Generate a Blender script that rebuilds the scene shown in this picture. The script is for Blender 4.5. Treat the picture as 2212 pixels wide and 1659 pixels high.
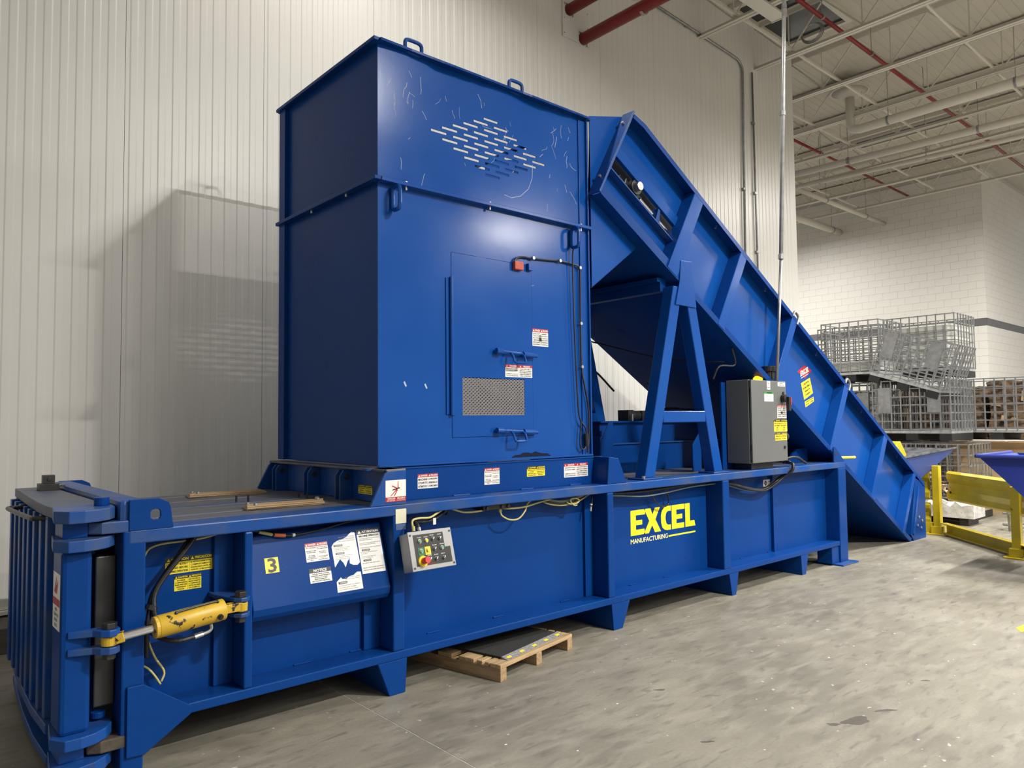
import bpy, math, random
from mathutils import Vector, Matrix
random.seed(7)
for o in list(bpy.data.objects): bpy.data.objects.remove(o)
SC = bpy.context.scene
COL = SC.collection
R = math.radians

# ------------------------------------------------------------------ camera, world, lights, exposure
cam_d = bpy.data.cameras.new('camera'); cam = bpy.data.objects.new('camera', cam_d); COL.objects.link(cam)
cam_d.sensor_width = 36.0; cam_d.lens = 1600.4/2212*36; cam_d.clip_end = 200
yaw, pit, rol = R(48.675), R(2.8846), R(-0.6153)
fw = Vector((math.cos(yaw)*math.cos(pit), math.sin(yaw)*math.cos(pit), math.sin(pit)))
rt = Vector((math.sin(yaw), -math.cos(yaw), 0)); up = rt.cross(fw)
r2 = rt*math.cos(rol)+up*math.sin(rol); u2 = up*math.cos(rol)-rt*math.sin(rol)
cam.matrix_world = Matrix(((r2.x, u2.x, -fw.x, 0.0), (r2.y, u2.y, -fw.y, -3.8), (r2.z, u2.z, -fw.z, 1.6), (0, 0, 0, 1)))
SC.camera = cam
SC.view_settings.view_transform = 'Standard'; SC.view_settings.look = 'None'
SC.view_settings.exposure = 0.0; SC.view_settings.gamma = 1.0; SC.view_settings.use_curve_mapping = False
w = bpy.data.worlds.new('hall_ambient'); SC.world = w; w.use_nodes = True
w.node_tree.nodes['Background'].inputs[0].default_value = (1.0, 0.96, 0.90, 1)
w.node_tree.nodes['Background'].inputs[1].default_value = 0.48
LC = (1.0, 0.965, 0.90)
def strip_light(name, x0, x1, y, z, power, wy=0.22, spread=170):
    d = bpy.data.lights.new(name, 'AREA'); d.shape = 'RECTANGLE'; d.size = x1-x0; d.size_y = wy
    d.energy = power; d.color = LC; d.spread = R(spread)
    o = bpy.data.objects.new(name, d); COL.objects.link(o); o.location = ((x0+x1)/2, y, z)
    return o
strip_light('high_bay_lamp_main', 5.40, 5.70, -7.6, 7.5, 700, 0.16)
strip_light('strip_lamp_main', 5.75, 6.6, -7.6, 7.5, 660, 0.16)
strip_light('strip_lamp_over_machine', 2.6, 5.0, 0.95, 7.3, 105, 0.2, 154)
strip_light('strip_lamp_near_right', 9.0, 11.4, -2.7, 7.4, 540, 0.2, 128)
strip_light('strip_lamp_far_bay', 16.2, 18.6, -1.6, 7.35, 900, 0.2, 172)
strip_light('fill_lamp_far_wall', 17.0, 19.4, -6.0, 7.35, 1200, 0.2, 174)  # lamp added out of view to brighten the far block wall
strip_light('strip_lamp_back_bay', 16.6, 19.0, 8.3, 7.35, 720, 0.2, 174)
for yy in (-10.6, -14.0, -18.5, -24.0): strip_light('high_bay_lamp_row', 5.35, 5.75, yy, 7.5, 400, 0.3)
strip_light('strip_lamp_right', 13.7, 16.1, -12.6, 7.4, 1000, 0.2)
strip_light('strip_lamp_far_right', 25.0, 27.4, -12.0, 7.4, 280, 0.2)

# ------------------------------------------------------------------ materials
MATS = {}
def nd(nt, t, **k):
    n = nt.nodes.new(t)
    for a, v in k.items(): setattr(n, a, v)
    return n
def mat(name, col, rough=0.5, metal=0.0, col2=None, vs=3.0, lo=0.35, hi=0.7, bump=0.0, bs=80.0, stretch=None,
        col3=None, vs3=20.0, lo3=0.62, hi3=0.66, emit=None, es=0.0, trans=0.0, spec=0.5, alpha=1.0, rough2=None):
    m = bpy.data.materials.new(name); m.use_nodes = True; nt = m.node_tree
    b = nt.nodes['Principled BSDF']
    b.inputs['Base Color'].default_value = (*col, 1); b.inputs['Roughness'].default_value = rough
    b.inputs['Metallic'].default_value = metal; b.inputs['Specular IOR Level'].default_value = spec
    b.inputs['Transmission Weight'].default_value = trans; b.inputs['Alpha'].default_value = alpha
    if emit: b.inputs['Emission Color'].default_value = (*emit, 1); b.inputs['Emission Strength'].default_value = es
    tc = nd(nt, 'ShaderNodeTexCoord'); vec = tc.outputs['Object']
    if stretch:
        mp = nd(nt, 'ShaderNodeMapping'); mp.inputs['Scale'].default_value = stretch
        nt.links.new(vec, mp.inputs['Vector']); vec = mp.outputs['Vector']
    def layer(prev, c, s, a, z, det):
        n = nd(nt, 'ShaderNodeTexNoise'); n.inputs['Scale'].default_value = s; n.inputs['Detail'].default_value = det
        nt.links.new(vec, n.inputs['Vector'])
        r = nd(nt, 'ShaderNodeMapRange'); r.inputs[1].default_value = a; r.inputs[2].default_value = z
        nt.links.new(n.outputs['Fac'], r.inputs[0])
        x = nd(nt, 'ShaderNodeMix', data_type='RGBA')
        nt.links.new(r.outputs[0], x.inputs[0])
        if prev is None: x.inputs[6].default_value = (*col, 1)
        else: nt.links.new(prev, x.inputs[6])
        x.inputs[7].default_value = (*c, 1)
        return x.outputs[2], r.outputs[0]
    out = None
    if col2 is not None:
        out, f = layer(None, col2, vs, lo, hi, 6)
        if rough2 is not None:
            mr = nd(nt, 'ShaderNodeMapRange'); mr.inputs[3].default_value = rough; mr.inputs[4].default_value = rough2
            nt.links.new(f, mr.inputs[0]); nt.links.new(mr.outputs[0], b.inputs['Roughness'])
    if col3 is not None: out, f = layer(out, col3, vs3, lo3, hi3, 8)
    if out is not None: nt.links.new(out, b.inputs['Base Color'])
    if bump:
        n = nd(nt, 'ShaderNodeTexNoise'); n.inputs['Scale'].default_value = bs; n.inputs['Detail'].default_value = 3
        nt.links.new(vec, n.inputs['Vector'])
        bp = nd(nt, 'ShaderNodeBump'); bp.inputs['Strength'].default_value = bump; bp.inputs['Distance'].default_value = 0.01
        nt.links.new(n.outputs['Fac'], bp.inputs['Height']); nt.links.new(bp.outputs[0], b.inputs['Normal'])
    MATS[name] = m
    return m
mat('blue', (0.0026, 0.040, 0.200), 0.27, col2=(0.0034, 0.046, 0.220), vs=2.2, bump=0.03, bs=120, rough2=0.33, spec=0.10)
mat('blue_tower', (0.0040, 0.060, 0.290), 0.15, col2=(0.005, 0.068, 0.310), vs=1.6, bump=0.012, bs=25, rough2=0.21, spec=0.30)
mat('blue_worn', (0.007, 0.062, 0.27), 0.36, spec=0.25, col2=(0.055, 0.085, 0.16), vs=4, lo=0.45, hi=0.75, bump=0.05, bs=90, col3=(0.045, 0.04, 0.033), vs3=9, lo3=0.66, hi3=0.78)
mat('deck_dust', (0.10, 0.105, 0.115), 0.5, col2=(0.05, 0.075, 0.15), vs=2.5, col3=(0.16, 0.135, 0.105), vs3=6, lo3=0.52, hi3=0.66, stretch=(0.5, 3, 1), bump=0.05)
mat('door_plate', (0.085, 0.095, 0.12), 0.5, col2=(0.05, 0.075, 0.15), vs=4, col3=(0.12, 0.095, 0.07), vs3=3, lo3=0.55, hi3=0.7)
mat('dark_steel', (0.028, 0.028, 0.031), 0.38, metal=0.5, col2=(0.06, 0.058, 0.056), vs=6, bump=0.05)
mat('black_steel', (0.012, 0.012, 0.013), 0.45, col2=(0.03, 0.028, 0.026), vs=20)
mat('rust_steel', (0.05, 0.042, 0.036), 0.75, col2=(0.11, 0.085, 0.06), vs=14, bump=0.2, bs=60)
mat('chrome', (0.75, 0.75, 0.76), 0.12, metal=1.0)
mat('zinc', (0.5, 0.5, 0.5), 0.35, metal=0.9)
mat('yellow_chip', (0.62, 0.40, 0.03), 0.4, col2=(0.50, 0.31, 0.02), vs=5, col3=(0.02, 0.017, 0.012), vs3=22, lo3=0.60, hi3=0.63, bump=0.06)
mat('yellow_rail', (0.62, 0.47, 0.012), 0.42, col2=(0.48, 0.35, 0.01), vs=3, col3=(0.05, 0.04, 0.01), vs3=7, lo3=0.70, hi3=0.74)
mat('yellow', (0.78, 0.62, 0.02), 0.4)
mat('cable_black', (0.010, 0.010, 0.011), 0.45)
mat('cable_yellow', (0.52, 0.45, 0.16), 0.5)
mat('cable_grey', (0.16, 0.19, 0.18), 0.5)
mat('cable_orange', (0.6, 0.14, 0.03), 0.5)
mat('decal_white', (0.78, 0.77, 0.74), 0.42)
mat('decal_red', (0.42, 0.012, 0.022), 0.42)
mat('decal_yellow', (0.85, 0.70, 0.03), 0.42)
mat('decal_black', (0.012, 0.012, 0.012), 0.42)
mat('decal_green', (0.04, 0.27, 0.045), 0.42)
mat('decal_grey', (0.25, 0.25, 0.25), 0.45)
mat('logo_yellow', (0.86, 0.80, 0.02), 0.4)
mat('logo_cream', (0.80, 0.74, 0.36), 0.4)
mat('paper_note', (0.72, 0.69, 0.52), 0.7, col2=(0.62, 0.60, 0.46), vs=12)
mat('tape_clear', (0.08, 0.12, 0.28), 0.3)
mat('wall_white', (0.655, 0.645, 0.61), 0.34, col2=(0.62, 0.61, 0.575), vs=0.9, bump=0.035, bs=140, spec=0.35)
mat('seam_dark', (0.11, 0.095, 0.085), 0.7)
mat('curb', (0.115, 0.10, 0.085), 0.8, col2=(0.06, 0.052, 0.045), vs=5, bump=0.2)
mat('block_paint', (0.70, 0.69, 0.655), 0.45, col2=(0.66, 0.65, 0.61), vs=1.5, bump=0.15, bs=70)
mat('block_stripe', (0.115, 0.115, 0.125), 0.5, bump=0.15, bs=70)
mat('mortar', (0.56, 0.55, 0.52), 0.7)
mat('ceiling_white', (0.52, 0.49, 0.43), 0.6)
mat('joist_white', (0.60, 0.57, 0.50), 0.5)
mat('pipe_white', (0.62, 0.59, 0.52), 0.45)
mat('pipe_red', (0.23, 0.010, 0.014), 0.35)
mat('galv', (0.36, 0.365, 0.37), 0.42, metal=0.75, col2=(0.26, 0.265, 0.27), vs=14)
mat('galv_light', (0.55, 0.56, 0.57), 0.35, metal=0.6, col2=(0.4, 0.41, 0.42), vs=12)
mat('cabinet_grey', (0.118, 0.125, 0.124), 0.45, col2=(0.128, 0.136, 0.135), vs=2)
mat('panel_grey', (0.33, 0.33, 0.335), 0.38, metal=0.3)
mat('gasket', (0.01, 0.01, 0.01), 0.6)
mat('btn_green', (0.03, 0.18, 0.06), 0.3); mat('btn_green_light', (0.12, 0.30, 0.18), 0.3)
mat('btn_yellow', (0.80, 0.58, 0.02), 0.3); mat('btn_red', (0.62, 0.035, 0.045), 0.35)
mat('switch_red', (0.50, 0.075, 0.035), 0.4, col2=(0.36, 0.05, 0.03), vs=30)
mat('beacon', (0.9, 0.45, 0.02), 0.3, emit=(1.0, 0.42, 0.02), es=2.2)
mat('wood', (0.47, 0.33, 0.18), 0.7, col2=(0.30, 0.19, 0.09), vs=3.5, stretch=(1.2, 14, 14), col3=(0.10, 0.06, 0.03), vs3=3.0, lo3=0.68, hi3=0.76, bump=0.1)
mat('wood_y', (0.40, 0.28, 0.15), 0.7, col2=(0.25, 0.155, 0.075), vs=3.5, stretch=(14, 1.2, 14), col3=(0.09, 0.055, 0.03), vs3=3.0, lo3=0.66, hi3=0.75, bump=0.1)
mat('mat_rubber', (0.012, 0.012, 0.012), 0.85, col2=(0.025, 0.025, 0.025), vs=60, bump=0.4, bs=150)
mat('mat_edge', (0.13, 0.13, 0.13), 0.8, col2=(0.28, 0.28, 0.27), vs=160, lo=0.48, hi=0.52)
mat('card_board', (0.42, 0.29, 0.165), 0.75, col2=(0.36, 0.245, 0.135), vs=3)
mat('card_dark', (0.20, 0.13, 0.075), 0.85, col2=(0.045, 0.03, 0.02), vs=7, lo=0.42, hi=0.6, stretch=(1, 1, 3), bump=0.5, bs=25)
mat('card_pale', (0.55, 0.45, 0.33), 0.75, col2=(0.38, 0.27, 0.16), vs=6)
mat('plastic_white', (0.70, 0.71, 0.68), 0.35, col2=(0.60, 0.61, 0.56), vs=2, trans=0.12)
mat('plastic_wrap', (0.42, 0.42, 0.41), 0.25, col2=(0.62, 0.62, 0.61), vs=9, bump=0.8, bs=18)
mat('plastic_black', (0.012, 0.012, 0.013), 0.5)
mat('hopper_blue', (0.012, 0.035, 0.16), 0.4, col2=(0.016, 0.045, 0.19), vs=3)
mat('dumper_blue', (0.014, 0.032, 0.23), 0.38, col2=(0.02, 0.04, 0.26), vs=3)
mat('hopper_inner', (0.22, 0.23, 0.25), 0.35, metal=0.5, col2=(0.05, 0.055, 0.07), vs=9)
mat('glass_dark', (0.03, 0.032, 0.035), 0.2)
mat('scratch', (0.42, 0.47, 0.56), 0.5)
mat('scorch', (0.006, 0.012, 0.03), 0.7, spec=0.1)
mat('filler', (0.40, 0.385, 0.345), 0.8, col2=(0.28, 0.265, 0.235), vs=30)
mat('stain_oil', (0.075, 0.065, 0.055), 0.6, col2=(0.10, 0.088, 0.074), vs=20)
mat('paint_chip', (0.6, 0.59, 0.55), 0.7)
mat('lamp_box', (0.62, 0.60, 0.54), 0.5)

def concrete():
    m = bpy.data.materials.new('concrete'); m.use_nodes = True; nt = m.node_tree; b = nt.nodes['Principled BSDF']
    tc = nd(nt, 'ShaderNodeTexCoord')
    def noise(s, det, vec=None, dist=0.0):
        n = nd(nt, 'ShaderNodeTexNoise'); n.inputs['Scale'].default_value = s; n.inputs['Detail'].default_value = det
        n.inputs['Distortion'].default_value = dist
        nt.links.new(vec or tc.outputs['Object'], n.inputs['Vector']); return n.outputs['Fac']
    def rng(f, a, z, lo=0, hi=1):
        r = nd(nt, 'ShaderNodeMapRange'); r.inputs[1].default_value = a; r.inputs[2].default_value = z
        r.inputs[3].default_value = lo; r.inputs[4].default_value = hi; nt.links.new(f, r.inputs[0]); return r.outputs[0]
    def mix(f, a, c):
        x = nd(nt, 'ShaderNodeMix', data_type='RGBA'); nt.links.new(f, x.inputs[0])
        if isinstance(a, tuple): x.inputs[6].default_value = (*a, 1)
        else: nt.links.new(a, x.inputs[6])
        x.inputs[7].default_value = (*c, 1); return x.outputs[2]
    mp = nd(nt, 'ShaderNodeMapping'); mp.inputs['Rotation'].default_value = (0, 0, R(35)); mp.inputs['Scale'].default_value = (1.0, 3.6, 1)
    nt.links.new(tc.outputs['Object'], mp.inputs['Vector']); sv = mp.outputs['Vector']
    c = mix(rng(noise(0.8, 6), 0.38, 0.62), (0.165, 0.152, 0.121), (0.235, 0.218, 0.174))
    c = mix(rng(noise(3.2, 9, sv, 0.5), 0.44, 0.66, 0, 0.65), c, (0.290, 0.273, 0.223))
    c = mix(rng(noise(1.9, 9, sv, 0.4), 0.56, 0.72, 0, 0.55), c, (0.105, 0.097, 0.080))
    c = mix(rng(noise(6.0, 9, sv, 0.6), 0.56, 0.70, 0, 0.6), c, (0.100, 0.093, 0.078))
    c = mix(rng(noise(16.0, 2), 0.725, 0.735), c, (0.46, 0.45, 0.42))
    c = mix(rng(noise(60.0, 4), 0.35, 0.7, 0, 0.35), c, (0.15, 0.14, 0.12))
    nt.links.new(c, b.inputs['Base Color'])
    nt.links.new(rng(noise(2.2, 6), 0.3, 0.7, 0.42, 0.62), b.inputs['Roughness'])
    bp = nd(nt, 'ShaderNodeBump'); bp.inputs['Strength'].default_value = 0.12; bp.inputs['Distance'].default_value = 0.006
    nt.links.new(noise(30, 6), bp.inputs['Height']); nt.links.new(bp.outputs[0], b.inputs['Normal'])
    MATS['concrete'] = m
concrete()

# ------------------------------------------------------------------ mesh helpers
class MB:
    def __init__(s): s.v = []; s.f = []
    def add(s, vs, fs):
        b = len(s.v); s.v += [tuple(p) for p in vs]; s.f += [tuple(i+b for i in f) for f in fs]; return s
    def box(s, x0, x1, y0, y1, z0, z1):
        return s.add([(x0, y0, z0), (x1, y0, z0), (x1, y1, z0), (x0, y1, z0), (x0, y0, z1), (x1, y0, z1), (x1, y1, z1), (x0, y1, z1)],
                     [(0, 3, 2, 1), (4, 5, 6, 7), (0, 1, 5, 4), (1, 2, 6, 5), (2, 3, 7, 6), (3, 0, 4, 7)])
    def prism(s, poly, ax, a, b):
        # poly in the two remaining axes (x,z for 'Y'; x,y for 'Z'; y,z for 'X')
        def mk(p, t):
            return (p[0], t, p[1]) if ax == 'Y' else ((p[0], p[1], t) if ax == 'Z' else (t, p[0], p[1]))
        n = len(poly); area = sum(poly[i][0]*poly[(i+1) % n][1]-poly[(i+1) % n][0]*poly[i][1] for i in range(n))
        if (area < 0): poly = poly[::-1]
        vs = [mk(p, a) for p in poly]+[mk(p, b) for p in poly]
        flip = (ax == 'Y')
        fa = tuple(range(n)); fb = tuple(range(n, 2*n))
        fs = [fa if flip else fa[::-1], fb[::-1] if flip else fb]
        for i in range(n):
            j = (i+1) % n; q = (i, j, n+j, n+i)
            fs.append(q[::-1] if flip else q)
        return s.add(vs, fs)
    def bar(s, p, q, w, h=None, upv=None):
        p, q = Vector(p), Vector(q); d = (q-p).normalized(); h = w if h is None else h
        u = Vector(upv) if upv else (Vector((0, 0, 1)) if abs(d.z) < 0.9 else Vector((0, 1, 0)))
        a = d.cross(u).normalized(); u = a.cross(d)
        o = [(-1, -1), (1, -1), (1, 1), (-1, 1)]
        vs = [p+a*(w/2*i)+u*(h/2*j) for i, j in o]+[q+a*(w/2*i)+u*(h/2*j) for i, j in o]
        return s.add(vs, [(3, 2, 1, 0), (4, 5, 6, 7), (0, 1, 5, 4), (1, 2, 6, 5), (2, 3, 7, 6), (3, 0, 4, 7)])
    def cyl(s, p, q, r, n=16, r2=None):
        p, q = Vector(p), Vector(q); d = (q-p).normalized(); r2 = r if r2 is None else r2
        u = Vector((0, 0, 1)) if abs(d.z) < 0.9 else Vector((0, 1, 0)); a = d.cross(u).normalized(); u = a.cross(d)
        vs = []
        for c, rr in ((p, r), (q, r2)):
            for i in range(n):
                t = 2*math.pi*i/n; vs.append(c+a*(rr*math.cos(t))+u*(rr*math.sin(t)))
        fs = [tuple(range(n))[::-1], tuple(range(n, 2*n))]+[(i, (i+1) % n, n+(i+1) % n, n+i) for i in range(n)]
        return s.add(vs, fs)
    def tube(s, pts, r, n=8, smooth=5):
        P = [Vector(p) for p in pts]
        if smooth and len(P) > 2:
            Q = []; E = [P[0]*2-P[1]]+P+[P[-1]*2-P[-2]]
            for i in range(1, len(E)-2):
                for k in range(smooth):
                    t = k/smooth; a, b, c, d = E[i-1:i+3]
                    Q.append(0.5*((2*b)+(c-a)*t+(2*a-5*b+4*c-d)*t*t+(3*b-a-3*c+d)*t*t*t))
            Q.append(P[-1]); P = Q
        vs = []; fs = []; u = None
        for i, p in enumerate(P):
            d = (P[min(i+1, len(P)-1)]-P[max(i-1, 0)]).normalized()
            if u is None: u = Vector((0, 0, 1)) if abs(d.z) < 0.9 else Vector((0, 1, 0))
            a = d.cross(u).normalized(); u = a.cross(d).normalized()
            for k in range(n):
                t = 2*math.pi*k/n; vs.append(p+a*(r*math.cos(t))+u*(r*math.sin(t)))
        for i in range(len(P)-1):
            for k in range(n):
                fs.append((i*n+k, i*n+(k+1) % n, (i+1)*n+(k+1) % n, (i+1)*n+k))
        fs += [tuple(range(n))[::-1], tuple(range((len(P)-1)*n, len(P)*n))]
        return s.add(vs, fs)
    def quad(s, a, b, c, d): return s.add([a, b, c, d], [(0, 1, 2, 3)])
    def hexbolt(s, p, axis, r, h):
        p = Vector(p); return s.cyl(p, p+Vector(axis)*h, r, 6)
    def plate(s, x0, x1, z0, z1, y0, y1, holes):
        xs = sorted({x0, x1, *[h[0] for h in holes], *[h[1] for h in holes]}); zs = sorted({z0, z1, *[h[2] for h in holes], *[h[3] for h in holes]})
        nx, nz = len(xs)-1, len(zs)-1
        def solid(i, j):
            if i < 0 or j < 0 or i >= nx or j >= nz: return False
            cx, cz = (xs[i]+xs[i+1])/2, (zs[j]+zs[j+1])/2
            return not any(h[0] < cx < h[1] and h[2] < cz < h[3] for h in holes)
        S = [[solid(i, j) for j in range(nz)] for i in range(nx)]
        g = lambda i, j: 0 <= i < nx and 0 <= j < nz and S[i][j]
        # vertices shared on a grid
        vid = {}
        def V(i, j, k):
            key = (i, j, k)
            if key not in vid: vid[key] = len(s.v); s.v.append((xs[i], (y0, y1)[k], zs[j]))
            return vid[key]
        for i in range(nx):
            for j in range(nz):
                if not S[i][j]: continue
                s.f.append((V(i, j, 0), V(i+1, j, 0), V(i+1, j+1, 0), V(i, j+1, 0)))
                s.f.append((V(i, j, 1), V(i, j+1, 1), V(i+1, j+1, 1), V(i+1, j, 1)))
                if not g(i-1, j): s.f.append((V(i, j, 0), V(i, j+1, 0), V(i, j+1, 1), V(i, j, 1)))
                if not g(i+1, j): s.f.append((V(i+1, j, 0), V(i+1, j, 1), V(i+1, j+1, 1), V(i+1, j+1, 0)))
                if not g(i, j-1): s.f.append((V(i, j, 0), V(i, j, 1), V(i+1, j, 1), V(i+1, j, 0)))
                if not g(i, j+1): s.f.append((V(i, j+1, 0), V(i+1, j+1, 0), V(i+1, j+1, 1), V(i, j+1, 1)))
        return s
    def move(s, M):
        s.v = [tuple(M @ Vector(p)) for p in s.v]; return s
    def build(s, name, m, parent=None, bev=0.0, smooth=False, seg=2):
        o0 = root_of(parent)
        me = bpy.data.meshes.new(name)
        off = ROOT.get(o0, Vector((0, 0, 0))) if o0 else Vector((0, 0, 0))
        me.from_pydata([(p[0]-off.x, p[1]-off.y, p[2]-off.z) for p in s.v], [], s.f); me.update()
        me.materials.append(MATS[m] if isinstance(m, str) else m)
        o = bpy.data.objects.new(name, me); COL.objects.link(o)
        if parent: o.parent = parent
        if smooth:
            for p in me.polygons: p.use_smooth = len(p.vertices) == 4
        if bev:
            b = o.modifiers.new('bevel', 'BEVEL'); b.width = bev; b.segments = seg; b.limit_method = 'ANGLE'; b.angle_limit = R(40)
        return o
ROOT = {}
def root_of(o):
    while o is not None and o.parent is not None: o = o.parent
    return o
def thing(name, label, cat, loc, group=None):
    o = bpy.data.objects.new(name, None); COL.objects.link(o); o.location = loc; o.empty_display_size = 0.1
    ROOT[o] = Vector(loc); o['label'] = label; o['category'] = cat
    if group: o['group'] = group
    return o
def tag(o, label, cat, group=None):
    o['label'] = label; o['category'] = cat
    if group: o['group'] = group
    return o
def settle(o):
    # move a single-mesh thing's origin to the base of its geometry
    me = o.data; xs = [v.co for v in me.vertices]
    c = Vector(((min(v.x for v in xs)+max(v.x for v in xs))/2, (min(v.y for v in xs)+max(v.y for v in xs))/2, min(v.z for v in xs)))
    for v in me.vertices: v.co -= c
    o.location = c; return o
def struct(o): o['kind'] = 'structure'; return o
def inst(src, name, parent, loc, rot=None, mats=None):
    o = src.copy(); o.name = name; COL.objects.link(o); o.parent = parent; o.location = loc
    if rot: o.rotation_euler = rot
    return o

# ---- lettering
TXT = {}
def text_shape(t, bold=0.012):
    k = (t, bold)
    if k in TXT: return TXT[k]
    c = bpy.data.curves.new('t', 'FONT'); c.body = t; c.size = 1.0; c.resolution_u = 2; c.offset = bold; c.fill_mode = 'FRONT'
    o = bpy.data.objects.new('t', c)
    me = bpy.data.meshes.new_from_object(o)
    vs = [tuple(v.co) for v in me.vertices]; fs = [tuple(p.vertices) for p in me.polygons]
    bpy.data.objects.remove(o); bpy.data.curves.remove(c); bpy.data.meshes.remove(me)
    x0 = min(v[0] for v in vs); x1 = max(v[0] for v in vs); y0 = min(v[1] for v in vs); y1 = max(v[1] for v in vs)
    TXT[k] = ([(v[0]-x0, v[1]-y0) for v in vs], fs, x1-x0, y1-y0)
    return TXT[k]
def decal(parent, o, rv, uv, w, h, base, items, name='warning_label', label=None, poly=None, thick=0.0012):
    """a thin sticker: o bottom-left corner, rv/uv unit vectors, items in fractions of w,h"""
    o, rv, uv = Vector(o), Vector(rv).normalized(), Vector(uv).normalized(); nv = rv.cross(uv)
    def W(u, v, n): return o+rv*(u*w)+uv*(v*h)+nv*n
    poly = poly or [(0, 0), (1, 0), (1, 1), (0, 1)]
    m = MB(); n = len(poly)
    m.add([W(u, v, -0.0005) for u, v in poly]+[W(u, v, thick) for u, v in poly],
          [tuple(range(n))[::-1], tuple(range(n, 2*n))]+[(i, (i+1) % n, n+(i+1) % n, n+i) for i in range(n)])
    p = m.build(name, base, parent)
    if label: p['label'] = label
    by = {}
    for it in items:
        k = it[0]
        if k == 'r':
            _, x0, y0, x1, y1, mt = it; z = thick+0.0006
            MB().add([W(x0, y0, z), W(x1, y0, z), W(x1, y1, z), W(x0, y1, z)], [(0, 1, 2, 3)]).build('printed_band', mt, p)
        elif k == 'p':
            _, pl, mt = it; z = thick+0.0009
            by.setdefault(('printed_symbol', mt), MB()).add([W(u, v, z) for u, v in pl], [tuple(range(len(pl)))])
        elif k == 't':
            _, t, x0, y0, x1, y1, mt = it[:7]; bold = it[7] if len(it) > 7 else 0.012
            vs, fs, tw, th = text_shape(t, bold)
            bh, bw = (y1-y0)*h, (x1-x0)*w; sy = bh/th; sx = min(sy*1.15, bw/tw)
            if sx*2.2 < sy: sy = sx*2.2
            ox = x0*w+(bw-tw*sx)/2; oy = y0*h+(bh-th*sy)/2
            if len(it) > 8 and it[8] == 'L': ox = x0*w
            by.setdefault(('lettering', mt), MB()).add([o+rv*(ox+a*sx)+uv*(oy+b*sy)+nv*(thick+0.0014) for a, b in vs], fs)
    for (nm, mt), mb in by.items(): mb.build(nm, mt, p)
    return p
def lines(ls, x0, y0, x1, y1, mt, fill=0.62, align=None, bold=0.012):
    n = len(ls); hh = (y1-y0)/n; out = []
    for i, t in enumerate(ls):
        if not t: continue
        a = y1-(i+1)*hh+hh*(1-fill)/2
        out.append(('t', t, x0, a, x1, a+hh*fill, mt, bold)+((align,) if align else ()))
    return out
def bilingual(parent, o, rv, uv, w, h, L, Rr, kind='danger', hb=0.22, label=None, extra=()):
    dang = kind == 'danger'; hd = 'decal_red' if dang else 'decal_black'; ht = 'decal_white' if dang else 'decal_yellow'
    base = 'decal_white' if dang else 'decal_yellow'; a, b = ('DANGER', 'PELIGRO') if dang else ('CAUTION', 'PRECAUCION')
    y0 = 1-hb; asp = h/w
    it = [('r', 0.0, y0, 1.0, 1.0, hd), ('r', 0.497, 0.02, 0.503, y0, 'decal_black' if not dang else 'decal_grey')]
    for x in (0.0, 0.5):
        th = hb*0.6
        it.append(('p', [(x+0.03, y0+hb*0.2), (x+0.03+th*asp*1.1, y0+hb*0.2), (x+0.03+th*asp*0.55, y0+hb*0.2+th)], ht))
    off = 0.05+hb*0.66*asp
    it += [('t', a, off, y0+hb*0.22, 0.48, 1-hb*0.22, ht, 0.03), ('t', b, 0.5+off, y0+hb*0.22, 0.985, 1-hb*0.22, ht, 0.03)]
    it += lines(L, 0.03, 0.04, 0.47, y0-0.03, 'decal_black')+lines(Rr, 0.53, 0.04, 0.97, y0-0.03, 'decal_black')
    return decal(parent, o, rv, uv, w, h, base, it+list(extra), label=label)
EX, EZ = (1, 0, 0), (0, 0, 1)

# ------------------------------------------------------------------ the hall
fl = struct(MB().box(-12, 30, -26, 14, -0.12, -0.006).build('floor', 'concrete'))
joints = [-12, -3.89, 2.18, 8.25, 14.32, 20.39, 30]
for i in range(len(joints)-1):
    MB().box(joints[i]+(0.004 if i else 0), joints[i+1]-0.004, -26, 14, -0.08, 0.0).build('slab', 'concrete', fl)
for x in joints[1:-1]: MB().box(x-0.004, x+0.004, -26, 14, -0.08, -0.0012).build('joint_filler', 'filler', fl)

def blot(cx, cy, rx, ry, ang, seed, mt):
    rng = random.Random(seed); n = 26; pts = []
    ph = [rng.uniform(0, 6.28) for _ in range(5)]
    for i in range(n):
        a = 2*math.pi*i/n; r = 1+.18*math.sin(2*a+ph[0])+.14*math.sin(3*a+ph[1])+.10*math.sin(5*a+ph[2])+rng.uniform(-.06, .06)
        x, y = rx*r*math.cos(a), ry*r*math.sin(a); pts.append((cx+x*math.cos(ang)-y*math.sin(ang), cy+x*math.sin(ang)+y*math.cos(ang)))
    MB().prism(pts, 'Z', -0.002, 0.0006).build('stain', mt, fl)
for q in ((3.995, -1.985, .075, .05, -.4, 1), (3.86, -1.925, .032, .018, -.9, 2), (4.25, -2.03, .055, .016, -.6, 3), (3.2, -1.6, .03, .01, -.6, 4), (4.9, -2.0, .03, .010, -.6, 5), (3.6, -1.0, .04, .010, -.7, 6)): blot(*q, 'stain_oil')
WY = 2.75
wb = struct(MB().box(-5.4, 12.68, WY+0.045, WY+0.5, 0.0, 8.6).build('wall_back', 'seam_dark'))
def wall_panel(x0, x1):
    W = 1.17; pit = 0.1115; prof = [(x0+0.0018, WY+0.045), (x0+0.0018, WY+0.0042)]
    x = x0+0.030
    full = x0+W
    while x+pit < full-0.02 and x+pit < x1:
        prof += [(x, WY+0.0042), (x+0.011, WY), (x+0.011+0.044, WY), (x+0.022+0.044, WY+0.0042)]; x += pit
    prof += [(x1-0.0018, WY+0.0042), (x1-0.0018, WY+0.045)]
    m = MB(); m.prism(prof, 'Z', 0.27, 8.55); return m
k = -6
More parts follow.
